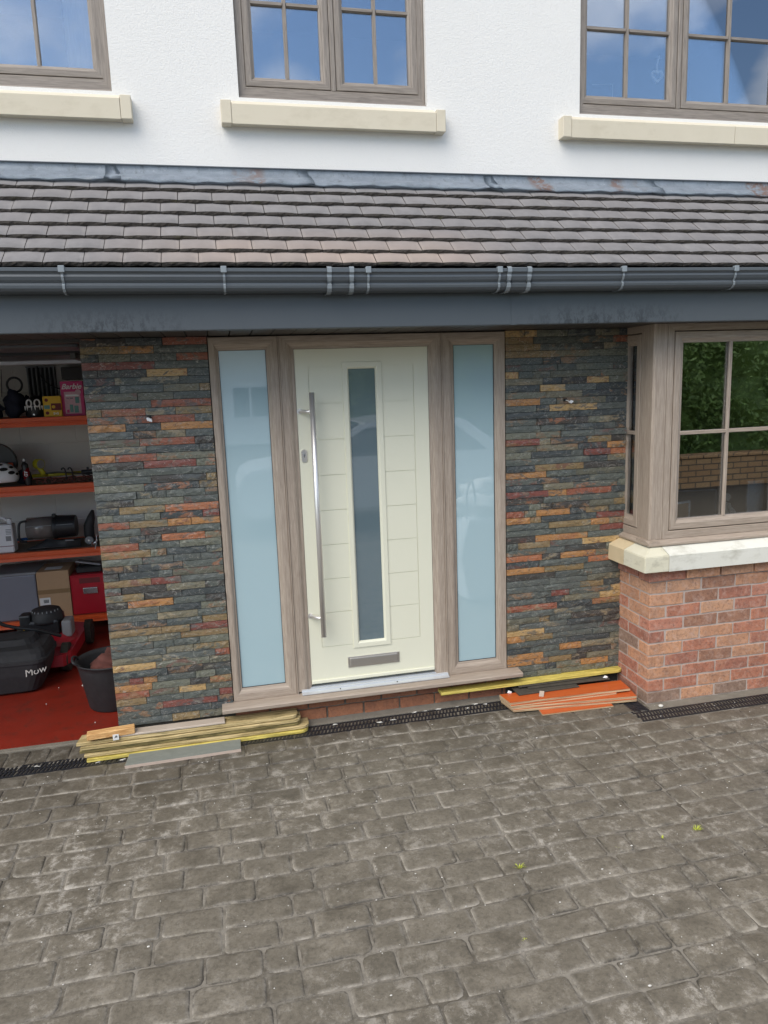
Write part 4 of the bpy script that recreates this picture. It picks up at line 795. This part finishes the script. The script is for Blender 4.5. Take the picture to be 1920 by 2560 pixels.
for zz,sl in ((.062,.018),):
    n=14; lo_=[];hi_=[]
    for k in range(n+1):
        a=math.pi+math.pi*k/n; x_=.0268*math.cos(a); y_=.0268*math.sin(a); lo_.append(b.verts.new((x_,y_,zz+x_*.7))); hi_.append(b.verts.new((x_,y_,zz+.062+x_*.7)))
    for k in range(n): b.faces.new((lo_[k],lo_[k+1],hi_[k+1],hi_[k]))
bmesh.ops.solidify(b,geom=b.faces,thickness=.0004)
mk('label_band',b,M['red'],t,smooth=True); textmesh('lettering','GT',.034,M['white'],(.004,-.0278,.095),t,rot=(math.pi/2,rad(-78),0),bold=.001)
t=thing('track_pump','yellow and black track pump with round gauge lying on the second shelf','pump',(-1.28,2.35,S2))
mk('barrel',cyl((-1.52,2.36,S2+.062),(-1.14,2.38,S2+.066),.014),M['yellowp'],t,smooth=True); mk('grip',cyl((-1.14,2.38,S2+.068),(-1.03,2.38,S2+.07),.021),M['black'],t); mk('grip_end',cyl((-1.09,2.38,S2+.04),(-1.09,2.38,S2+.11),.010),M['black'],t)
mk('gauge_body',cyl((-1.470,2.34,S2+.160),(-1.435,2.31,S2+.160),.042,seg=26),M['yellowp'],t); mk('gauge_face',cyl((-1.436,2.31,S2+.160),(-1.431,2.306,S2+.160),.034,seg=26),M['grey'],t); mk('gauge_stem',tube([(-1.45,2.33,S2+.13),(-1.435,2.34,S2+.09),(-1.41,2.36,S2+.062)],[.022,.02,.018],10),M['yellowp'],t,smooth=True)
mk('hose',tube(bez([(-1.41,2.33,S2+.08),(-1.3,2.31,S2+.085),(-1.2,2.30,S2+.075),(-1.10,2.30,S2+.06),(-1.02,2.31,S2+.03)]),.006,7),M['black'],t,smooth=True)
for i,x in enumerate((-1.255,-1.205)):
    mk('utility_hook',tube(bez([(x-.018,2.27,S2+.105),(x-.014,2.27,S2+.118),(x,2.27,S2+.12),(x+.010,2.27,S2+.10),(x+.012,2.28,S2+.05),(x+.01,2.29,S2+.01)]),.006,7),M['black'],smooth=True,label=('left of the two black hooks upright among straps on the second shelf','right of the two black hooks upright among straps on the second shelf')[i],cat='hook')
rr=random.Random(4); b=bmesh.new()
for k in range(12):
    x=-1.46+.035*k; tube(bez([(x,2.26,S2+.008),(x+rr.uniform(-.03,.05),2.27,S2+rr.uniform(.03,.06)),(x+rr.uniform(0,.08),2.30,S2+rr.uniform(.01,.05)),(x+rr.uniform(.02,.1),2.28,S2+.008)],5),rr.uniform(.004,.008),6,b)
mk('strap_tangle',b,M['rust'],smooth=True,label='tangle of rust brown straps and cords lying under the pump',cat='straps')
mk('dark_pouch',lump(.06,.06,.055,(-1.60,2.42,S2+.053),9),M['navy'],smooth=True,label='dark pouch behind the spray can on the second shelf',cat='pouch')
# shelf three
t=thing('steam_cleaner','white plastic appliance with a carry handle at the left of the third shelf','appliance',(-1.76,2.30,S3))
mk('body',B(-1.86,-1.69,2.24,2.36,S3,S3+.235,.018,seg=3),M['white'],t,smooth=False); mk('neck',cyl((-1.72,2.30,S3+.23),(-1.72,2.30,S3+.275),.020),M['white'],t); mk('pink_line',B(-1.861,-1.689,2.238,2.2395,S3+.055,S3+.060),M['maroon'],t)
mk('recess',B(-1.745,-1.705,2.2385,2.2395,S3+.10,S3+.14),M['grey'],t)
for k in range(4): mk('rib',B(-1.74,-1.70,2.236,2.2395,S3+.155+.012*k,S3+.160+.012*k,.001),M['grey'],t)
mk('handle',tube(bez([(-1.74,2.30,S3+.26),(-1.77,2.30,S3+.285),(-1.83,2.30,S3+.28),(-1.85,2.30,S3+.23)]),.011,8),M['white'],t,smooth=True)
t=thing('vacuum_cleaner','cylinder vacuum cleaner with smoky clear bin lying on the third shelf','vacuum cleaner',(-1.43,2.36,S3))
AX=S3+.17
mk('dust_bin',cyl((-1.600,2.36,AX),(-1.395,2.36,AX),.092,seg=32),M['smoke'],t,smooth=True); mk('motor_housing',lathe([(.001,0),(.07,0),(.088,.012),(.094,.03),(.094,.12),(.085,.142),(.05,.15),(.001,.15)],0,0,30).copy() if False else cyl((-1.375,2.36,AX),(-1.222,2.36,AX),.096,.088,seg=32),M['black'],t)
mk('collar',cyl((-1.395,2.36,AX),(-1.375,2.36,AX),.101,seg=32),M['black'],t); mk('latch',B(-1.395,-1.370,2.30,2.34,AX+.09,AX+.118,.004),M['black'],t)
mk('carry_handle',tube(bez([(-1.59,2.29,AX+.075),(-1.635,2.27,AX+.065),(-1.648,2.26,AX),(-1.645,2.26,AX-.08),(-1.60,2.28,AX-.095)]),.010,8),M['black'],t,smooth=True)
for x0_,x1_ in ((-1.59,-1.40),(-1.36,-1.235)): mk('trim_line',B(x0_,x1_,2.262,2.266,AX+.028,AX+.032),M['grey'],t)
b=bmesh.new()
for k in range(7): tube(bez([(-1.60+.02*k,2.28+.01*k,S3+.012+.006*k),(-1.45,2.25+.012*k,S3+.022+.008*k),(-1.30,2.27,S3+.015+.007*k),(-1.19,2.30,S3+.01+.008*k)]),.010,7,b)
mk('hose_bundle',b,M['black'],smooth=True,label='coiled black hoses under the vacuum cleaner',cat='hose')
mk('blue_tube',cyl((-1.72,2.40,S3+.075),(-1.58,2.40,S3+.080),.012),M['blue'],smooth=True,label='metallic blue tube left of the vacuum cleaner',cat='tube')
mk('nozzle',cyl((-1.30,2.255,S3+.068),(-1.235,2.255,S3+.066),.007,.004),M['grey'],label='slim grey nozzle tip lying on the black hoses',cat='nozzle')
t=thing('brush_head','upright black vacuum brush head at the right end of the third shelf','brush',(-1.12,2.36,S3))
b=tube([(-1.105,2.36,S3+.0),(-1.128,2.36,S3+.08),(-1.125,2.36,S3+.16),(-1.10,2.36,S3+.23),(-1.082,2.36,S3+.29)],[.03,.042,.042,.032,.012],14); mk('head',b,M['rubber'],t,smooth=True); mk('wheel',cyl((-1.125,2.30,S3+.045),(-1.125,2.33,S3+.045),.032,seg=22),M['grey'],t); mk('hub',cyl((-1.125,2.295,S3+.045),(-1.125,2.30,S3+.045),.008),M['silver'],t)
t=thing('pipe_fitting','small shiny metal pipe fitting at the right edge of the third shelf','fitting',(-1.068,2.26,S3)); mk('elbow',tube([(-1.085,2.26,S3+.022),(-1.068,2.26,S3+.03),(-1.060,2.26,S3+.055)],[.014,.015,.011],12),M['silver'],t,smooth=True); mk('mouth',cyl((-1.094,2.25,S3+.02),(-1.086,2.262,S3+.022),.016),M['silver'],t)
mk('white_cable',tube(bez([(-1.052,2.24,S3+.10),(-1.058,2.22,S3+.03),(-1.066,2.195,S3-.01)]),.003,6),M['white'],label='short white cable dangling over the third shelf edge',cat='cable')
# bottom shelf
t=thing('storage_bin','smoky translucent storage bin at the left of the bottom shelf','storage bin',(-1.7,2.35,S4)); mk('tub',B(-1.90,-1.560,2.24,2.62,S4,.350,.012,seg=2),M['bin'],t); mk('rim',wallholes(-1.912,-1.548,2.228,2.632,0,.02,[]),M['bin'],t) if False else mk('lid',B(-1.912,-1.548,2.228,2.632,.350,.372,.006),M['grey'],t)
t=thing('cardboard_box','brown cardboard box with tape and a white label on the bottom shelf','box',(-1.43,2.3,S4))
mk('carton',B(-1.553,-1.302,2.235,2.55,S4,.366,.002),M['card'],t); mk('tape_strip',B(-1.5535,-1.3015,2.2335,2.2349,.175,.212),M['tape'],t); mk('top_label',B(-1.50,-1.37,2.30,2.40,.3665,.3675),M['paper'],t)
lb=mk('address_label',B(-1.545,-1.462,2.2320,2.2333,.075,.145),M['paper'],t)
for k in range(9): mk('barcode_bar',B(-1.515+.0045*k,-1.513+.0045*k+(.001 if k%3 else 0),2.2313,2.2319,.100,.128),M['gap'],lb)
t=thing('red_drawer_box','red metal box with a silver cup handle on the bottom shelf','box',(-1.17,2.3,S4)); mk('case',B(-1.297,-1.00,2.24,2.58,S4+.002,.312,.004),M['red'],t); mk('front_panel',B(-1.288,-1.01,2.232,2.24,S4+.01,.300,.003),M['red'],t)
mk('cup_handle',B(-1.200,-1.085,2.215,2.232,.150,.205,.007,seg=3),M['silver'],t); mk('worn_patch',B(-1.225,-1.06,2.2312,2.2319,.240,.285),M['maroon'],t)
t=thing('tool_tray','black tray with a tilted grey lid on top of the red box','tray',(-1.16,2.42,.312)); mk('tray',B(-1.255,-1.05,2.30,2.52,.313,.365,.008),M['black'],t); b=B(-.10,.10,-.08,.08,-.008,.008,.004); b.transform(Matrix.Translation((-1.155,2.38,.385))@Matrix.Rotation(rad(12),4,'Y')@Matrix.Rotation(rad(-8),4,'X')); mk('lid',b,M['grey'],t)
# mower
t=thing('lawn_mower','red petrol lawn mower with black engine and rear grass bag on the garage floor','lawn mower',(-1.4,1.55,GZ))
mk('deck',ext([(-1.56,1.25),(-1.20,1.25),(-1.155,1.33),(-1.145,1.80),(-1.18,2.02),(-1.30,2.08),(-1.50,2.06),(-1.60,1.9),(-1.60,1.35)],-.115,-.030,axis='z'),M['red'],t); mk('deck_dome',lathe([(.20,-.03),(.185,.0),(.15,.03),(.001,.035)],-1.37,1.68,28,sy=1.35),M['red'],t,smooth=True)
mk('engine_block',B(-1.49,-1.27,1.55,1.80,.03,.15,.02,seg=2),M['black'],t); mk('engine_cowl',lathe([(.001,.225),(.06,.225),(.10,.210),(.115,.18),(.12,.14),(.12,.12),(.001,.12)],-1.37,1.65,28),M['rubber'],t,smooth=True)
for k in range(9): a=math.pi+.35+.30*k; mk('cowl_slot',B(-1.37+.10*math.cos(a)-.003,-1.37+.10*math.cos(a)+.003,1.65+.10*math.sin(a)-.004,1.65+.10*math.sin(a)+.004,.19,.214),M['grey'],t)
mk('air_filter',B(-1.54,-1.46,1.55,1.66,.06,.20,.015,seg=2),M['black'],t); mk('fuel_tank',B(-1.255,-1.185,1.56,1.70,.0,.13,.02,seg=3),M['grey'],t); mk('warning_label',B(-1.515,-1.475,1.548,1.5495,.075,.105),M['yellow'],t)
for cx,cy,cz,rr_ in ((-1.20,1.38,-.085,.102),(-1.60,1.38,-.085,.102),(-1.135,1.95,-.09,.098),(-1.63,1.95,-.09,.098)):
    wh=mk('wheel',cyl((cx-.024,cy,cz),(cx+.024,cy,cz),rr_,seg=28),M['tyre'],t); mk('hub',cyl((cx-.027,cy,cz),(cx+.027,cy,cz),rr_*.62,seg=22),M['rubber'],wh)
mk('handlebar',tube(bez([(-1.66,1.05,.75),(-1.63,1.15,.55),(-1.585,1.20,.38),(-1.575,1.21,.27),(-1.50,1.24,.215),(-1.36,1.28,.165),(-1.215,1.34,.085)]),.012,9),M['black'],t,smooth=True)
b=bmesh.new(); rings=[]
for z,x0_,x1_,y0_,y1_ in ((-.186,-1.74,-1.335,1.02,1.30),(-.17,-1.76,-1.31,.99,1.32),(-.05,-1.80,-1.26,.95,1.34),(.035,-1.81,-1.245,.935,1.345),(.04,-1.82,-1.235,.925,1.35),(.06,-1.82,-1.235,.925,1.35),(.066,-1.81,-1.245,.935,1.345),(.10,-1.80,-1.25,.95,1.34),(.125,-1.78,-1.27,.98,1.33),(.13,-1.70,-1.33,1.06,1.30),(.165,-1.68,-1.35,1.09,1.29)):
    r_=.08; rg=[]
    for cx,cy,a0 in ((x1_-r_,y1_-r_,0),(x0_+r_,y1_-r_,90),(x0_+r_,y0_+r_,180),(x1_-r_,y0_+r_,270)):
        for k in range(5): a=rad(a0+22.5*k); rg.append(b.verts.new((cx+r_*math.cos(a),cy+r_*math.sin(a),z+.003*math.sin(cx*40+k*2))))
    rings.append(rg)
for A_,C_ in zip(rings,rings[1:]):
    for i in range(20): b.faces.new((A_[i],A_[(i+1)%20],C_[(i+1)%20],C_[i]))
b.faces.new(rings[-1]); b.faces.new(rings[0][::-1]); gbx=mk('grass_bag',b,M['grassbag'],t,smooth=False)
textmesh('lettering','Mow',.066,M['grime'],(-1.312,.948,-.02),gbx,rot=(math.pi/2-.08,rad(-6),rad(18)),bold=0,shear=.15)
mk('lid_slot',B(-1.62,-1.45,1.10,1.115,.1655,.168),M['gap'],gbx)
t=thing('rubber_tub','black flexible tub holding rust brown cloths just inside the garage','tub',(-.78,.66,GZ+.008))
z_=GZ+.009; mk('tub_wall',lathe([(.001,z_),(.150,z_),(.160,z_+.012),(.205,.085),(.213,.115),(.219,.118),(.219,.126),(.211,.126),(.200,.10),(.155,z_+.03),(.001,z_+.02)],-.780,.665,36),M['rubber'],t,smooth=True)
for s in (1,): mk('tub_handle',tube(bez([(-.955,.56,.12),(-.985,.545,.15),(-1.0,.60,.165),(-.992,.66,.15),(-.985,.69,.12)]),.008,8),M['rubber'],t,smooth=True)
mk('cloth_heap',lump(.13,.13,.075,(-.76,.68,.085),12,.3),M['rust'],smooth=True,label='crumpled rust brown cloths inside the black tub',cat='cloth')
for i,(px,py) in enumerate(((147,1719),(207,1714),(238,1806),(116,1760))):
    p=pix(px,py,Z=GZ+.01); b=bmesh.new(); bmesh.ops.create_icosphere(b,subdivisions=1,radius=.004+.004*(i==1)); b.transform(Matrix.Translation(p)); mk('paint_fleck',b,M['grime'],label='pale fleck of debris on the red garage floor',cat='debris',group='flecks on the red garage floor')
# ---------------------------------------------------------------- things against the wall
def plank(name,x0,x1,y0,y1,z0,z1,mat,label,cat,rnd=0,group=None,rz=0,jag=0):
    b=bmesh.new(); pts=[(x0,y0)]
    if rnd:
        r_=(y1-y0)*rnd
        for k in range(7): a=rad(-90+15*k); pts.append((x1-r_+r_*math.cos(a),y0+r_+r_*math.sin(a)))
        pts.append((x1,y1))
    else: pts+= [(x1,y0),(x1,y1)]
    pts.append((x0+jag,y1)); b=ext(pts,z0,z1,axis='z'); bmesh.ops.bevel(b,geom=[e for e in b.edges if abs(e.verts[0].co.z-e.verts[1].co.z)<1e-6],offset=.0025,segments=1,affect='EDGES')
    o=mk(name,b,mat,label=label,cat=cat,group=group); o.rotation_euler.z=rz; return o
for i,(x0_,x1_,y0_,z0_,z1_,mt) in enumerate(((-.835,.392,-.108,-.199,-.179,'plank_y'),(-.848,.398,-.098,-.1755,-.157,'plank_a'),(-.872,.350,-.088,-.1525,-.135,'plank_b'),(-.866,.352,-.095,-.1315,-.113,'plank_a'),(-.884,.335,-.088,-.1085,-.0885,'plank_a'))):
    plank('plank',x0_,x1_,y0_,.012,z0_,z1_,M[mt],('bright yellow timber plank, bottom of the stack left of the doorstep','pale plank second from the bottom of the left stack','mossy dark plank in the middle of the left stack','pale weathered plank second from the top of the left stack','pale knotty plank on top of the left stack')[i],'plank',.42,'timber planks stacked by the doorstep',rz=R.uniform(-.004,.004),jag=R.uniform(-.02,.02))
plank('cill_offcut',-.690,-.083,-.088,-.018,-.0855,-.073,M['cut'],'pale woodgrain cill offcut lying on the left plank stack','board'); 
t=thing('wood_block','short orange pine block with a white tag on the left plank stack','wood block',(-.70,-.07,-.0725),rotz=rad(4.5),local=True)
mk('block',B(-.125,.125,-.030,.022,0,.036,.003,jit=.001),M['block'],t); mk('tag',B(.008,.040,-.0335,-.0315,-.020,.014,.001),M['paper'],t); textmesh('tag_mark','P',.022,M['gap'],(.024,-.0339,-.002),t,rot=(math.pi/2,rad(35),0),bold=.0006)
b=ext([(-.622,-.236),(-.004,-.224),(-.004,-.10),(-.612,-.10)],-.1995,-.1835,axis='z')
t=thing('slate_slab','grey riven tile slab with pale edges lying in front of the left plank stack','slab',(-.31,-.17,GZ)); mk('body',b,M['slab_edge'],t); mk('face',ext([(-.6205,-.2345),(-.0055,-.2225),(-.0055,-.1015),(-.6105,-.1015)],-.1835,-.181,axis='z'),M['slab'],t)
plank('yellow_board',1.215,2.452,-.062,.008,-.099,-.0795,M['plank_y'],'yellow timber board wedged under the right slate wall','plank',.6,rz=.002)
def sheet(pts,z0,z1,label,i):
    t=thing('plywood_sheet',label,'plywood',((pts[0][0]+pts[2][0])/2,(pts[0][1]+pts[2][1])/2,z0),group='orange plywood offcuts by the bay')
    mk('core',ext(pts,z0,z1-.0015,axis='z'),M['ply_edge'],t); c=Vector((sum(p[0] for p in pts)/4,sum(p[1] for p in pts)/4)); mk('film',ext([tuple(c+(Vector(p)-c)*.997) for p in pts],z1-.0015,z1,axis='z'),M['ply'],t)
sheet([(1.775,-.298),(2.235,-.312),(2.25,-.14),(1.79,-.13)],-.1995,-.190,'smallest orange ply offcut at the bottom of the right stack',0)
sheet([(1.622,-.222),(2.400,-.300),(2.415,-.17),(1.60,-.07)],-.1895,-.174,'orange ply sheet near the bottom of the right stack',1)
sheet([(1.612,-.216),(2.405,-.292),(2.425,-.16),(1.595,-.065)],-.1735,-.158,'orange ply sheet showing below the top one at its right',2)
sheet([(1.607,-.222),(2.30,-.235),(2.36,-.12),(1.590,-.075)],-.1575,-.147,'thin ply sheet in the middle of the right stack',3)
sheet([(1.603,-.212),(2.395,-.232),(2.405,-.105),(1.586,-.080)],-.1465,-.131,'large orange ply sheet on top of the right stack',4)
for i,(x0_,x1_,y0_,y1_,z0_,z1_) in enumerate(((1.69,2.10,-.135,-.02,-.1305,-.120),(1.78,2.33,-.095,.01,-.1195,-.110),(1.72,2.20,-.070,.01,-.1095,-.1005))):
    plank('dark_offcut',x0_,x1_,y0_,y1_,z0_,z1_,M['scrap'],('lowest dirty dark offcut on the orange plywood','middle dirty dark offcut on the orange plywood','top dirty dark offcut under the yellow board')[i],'offcut',rz=R.uniform(-.03,.02))
b=B(-.014,.014,-.028,.028,0,.003); b.transform(Matrix.Translation((1.83,-.165,-.1245))@Matrix.Rotation(rad(-30),4,'Z')@Matrix.Rotation(rad(12),4,'X')); mk('tile_chip',b,M['slab_edge'],label='small pale tile chip leaning on the orange plywood',cat='tile chip')
for i,(x,yy,z) in enumerate(((1.655,-.075,-.128),(2.31,-.085,-.107))):
    mk('paper_scrap',lump(.014,.008,.010,(x,yy,z),20+i,.35,2),M['white'],label=('crumpled white scrap at the left end under the yellow board','crumpled white scrap at the right end under the yellow board')[i],cat='scrap')
for i,(px,py,lab) in enumerate(((373,1047,'white cable connector poking out of the slate left of the door'),(1424,1003,'white cable ends poking out of the slate right of the door'))):
    p=pix(px,py,Y=-.03); t=thing('cable_end',lab,'cable',(p.x,0,p.z)); s=1 if i==0 else 1.3
    for k in range(2+i): mk('wire',tube(bez([(p.x-(.03 if i else -.01),.004,p.z+.012-.004*k),(p.x-.008,-.015,p.z+.004),(p.x+.006,-.028,p.z-.004-.004*k)]),.003,6),M['grime'],t,smooth=True)
    for k in range(3 if i==0 else 2):
        b=B(-.004,.004,-.010,.006,-.009,.009,.001); b.transform(Matrix.Translation((p.x-.008+.0085*k+(.012 if i else 0),-.030,p.z-.002-.003*k))@Matrix.Rotation(rad(-10 if i==0 else 50),4,'Y')); mk('connector',b,M['white'],t)
    mk('drill_hole',B(p.x-.010*s-(.018*i),p.x+.012-(.018*i),-.0115,-.0105,p.z+.0,p.z+.018),M['gap'],t)
# ---------------------------------------------------------------- what stands behind the camera and shows in the glass
t=thing('parked_car','silver hatchback parked on the drive, seen only reflected in the sidelights','car',(2.3,-6.6,GZ-.03),rotz=0,local=True)
pr=[(-2.1,.35),(-2.1,.75),(-1.95,.92),(-1.2,1.02),(-.35,1.50),(.2,1.56),(1.1,1.52),(1.75,1.05),(2.05,.98),(2.1,.6),(2.08,.32),(-1.95,.25)]
b=ext(pr,-.82,.82,axis='y'); bmesh.ops.bevel(b,geom=b.edges[:],offset=.05,segments=2,affect='EDGES'); mk('body',b,M['carpaint'],t,smooth=False)
mk('side_glass',ext([(-1.0,1.05),(-.32,1.43),(.25,1.48),(.95,1.45),(1.45,1.06)],.79,.824,axis='y'),M['carglass'],t); mk('windscreen',ext([(-1.16,1.04),(-.38,1.49),(-.40,1.51),(-1.19,1.06)],-.66,.66,axis='y'),M['carglass'],t)
for x in (-1.35,1.35):
    for yy in (-.72,.72): wh=mk('wheel',cyl((x,yy-.1,.31),(x,yy+.105,.31),.31,seg=28),M['rubber'],t); mk('rim',cyl((x,yy-.105,.31),(x,yy+.11,.31),.2,seg=20),M['silver'],wh)
mk('door_mirror',B(-.95,-.8,.82,.97,1.0,1.12,.03),M['carpaint'],t)
t=thing('bulk_bag','white woven builder bag of rubble sacks beside the drive, seen reflected in the right sidelight','bag',(2.46,-2.32,GZ))
b=B(2.08,2.86,-2.72,-1.95,GZ,.58,.05,seg=2); 
bmesh.ops.subdivide_edges(b,edges=b.edges[:],cuts=3,use_grid_fill=True)
for v in b.verts: v.co+=Vector((.03*math.sin(v.co.z*9+v.co.y*5),.03*math.sin(v.co.x*8+v.co.z*6),.012*math.sin(v.co.x*13)))
mk('woven_bag',b,M['white'],t,smooth=True)
for x,yy in ((2.12,-1.99),(2.8,-1.99),(2.12,-2.66),(2.8,-2.66)): mk('lifting_loop',tube(bez([(x,yy,.5),(x,yy,.78),(x+.04,yy+.02,.92),(x+.08,yy,.76),(x+.07,yy,.5)]),.012,6),M['white'],t,smooth=True)
for i,(x,yy,z) in enumerate(((2.30,-2.18,.64),(2.62,-2.15,.66),(2.45,-2.45,.74))): mk('sack',lump(.22,.18,.12,(x,yy,z),30+i,.2),M['paper'],smooth=True,label=('left white sack in the bulk bag beside the drive','right white sack in the bulk bag beside the drive','rear white sack heaped on the bulk bag')[i],cat='sack')
rw=mk('retaining_wall',B(4.2,16,-8.0,-7.7,GZ-.03,.32,.01),M['wall_brown'],label='low brown brick retaining wall under the hedge, reflected in the bay window',cat='wall')
for k in range(26): mk('coping',B(4.18+.455*k,4.62+.455*k,-8.04,-7.66,.322,.372,.008),M['wall_brown'],rw)
mk('gravel_bed',B(4.2,16,-7.7,-4.6,GZ-.029,GZ-.012),M['gravel'],kind='structure')
rr=random.Random(11); vs=[];fs=[]
def leaf(c,n,s):
    u=n.orthogonal().normalized(); a=rr.uniform(0,6.28); v=n.cross(u); d=u*math.cos(a)+v*math.sin(a); e=n.cross(d); k=len(vs)
    vs.extend([c,c+d*s*.5+e*s*.22,c+d*s,c+d*s*.5-e*s*.22]); fs.append((k,k+1,k+2,k+3))
for k in range(52000):
    x=rr.uniform(2.2,17); yy=-8.6+.45*math.sin(x*2.1)+.2*math.sin(x*5.3)+rr.gauss(0,.28); z=rr.uniform(.1,3.3+.4*math.sin(x*1.3))
    if rr.random()<.15: continue
    leaf(Vector((x,yy+.15*math.sin(z*5+x*3),z)),Vector((rr.uniform(-1,1),rr.uniform(.2,1),rr.uniform(-.3,1))).normalized(),rr.uniform(.05,.14))
for ix in range(75):
    for iz in range(16):
        k=len(vs); q4=[]
        for dx,dz in ((0,0),(1,0),(1,1),(0,1)):
            x=2.0+(ix+dx)*.2; z=-.1+(iz+dz)*.2; q4.append(Vector((x,-8.75+.45*math.sin(x*2.1)+.2*math.sin(x*5.3)+.12*math.sin(z*6+x*4),z)))
        vs.extend(q4); fs.append((k,k+1,k+2,k+3))
me=bpy.data.meshes.new('hedge'); me.from_pydata(vs,[],fs); mk('hedge',me,M['hedge'],label='tall dense green conifer hedge above the retaining wall, reflected in the bay window',cat='hedge',kind='stuff')
t=thing('opposite_house','pale house across the road, reflected faintly in the left sidelight','house',(-3,-27,GZ),local=True)
mk('wall',B(-7,7,-4,4,0,5.0),M['render'],t); mk('roof',ext([(-4.4,5.0),(0,8.0),(4.4,5.0)],-7.4,7.4),M['tile_edge'],t)
for x in (-5,-2.2,.8,4.2):
    for z in (.9,3.3):
        f=mk('window',B(x-.7,x+.7,3.98,4.04,z,z+1.25),M['white'],t); mk('glazing',B(x-.6,x-.04,4.04,4.05,z+.1,z+1.15),M['carglass'],f); mk('glazing',B(x+.04,x+.6,4.04,4.05,z+.1,z+1.15),M['carglass'],f)
print('objects',len(bpy.data.objects))
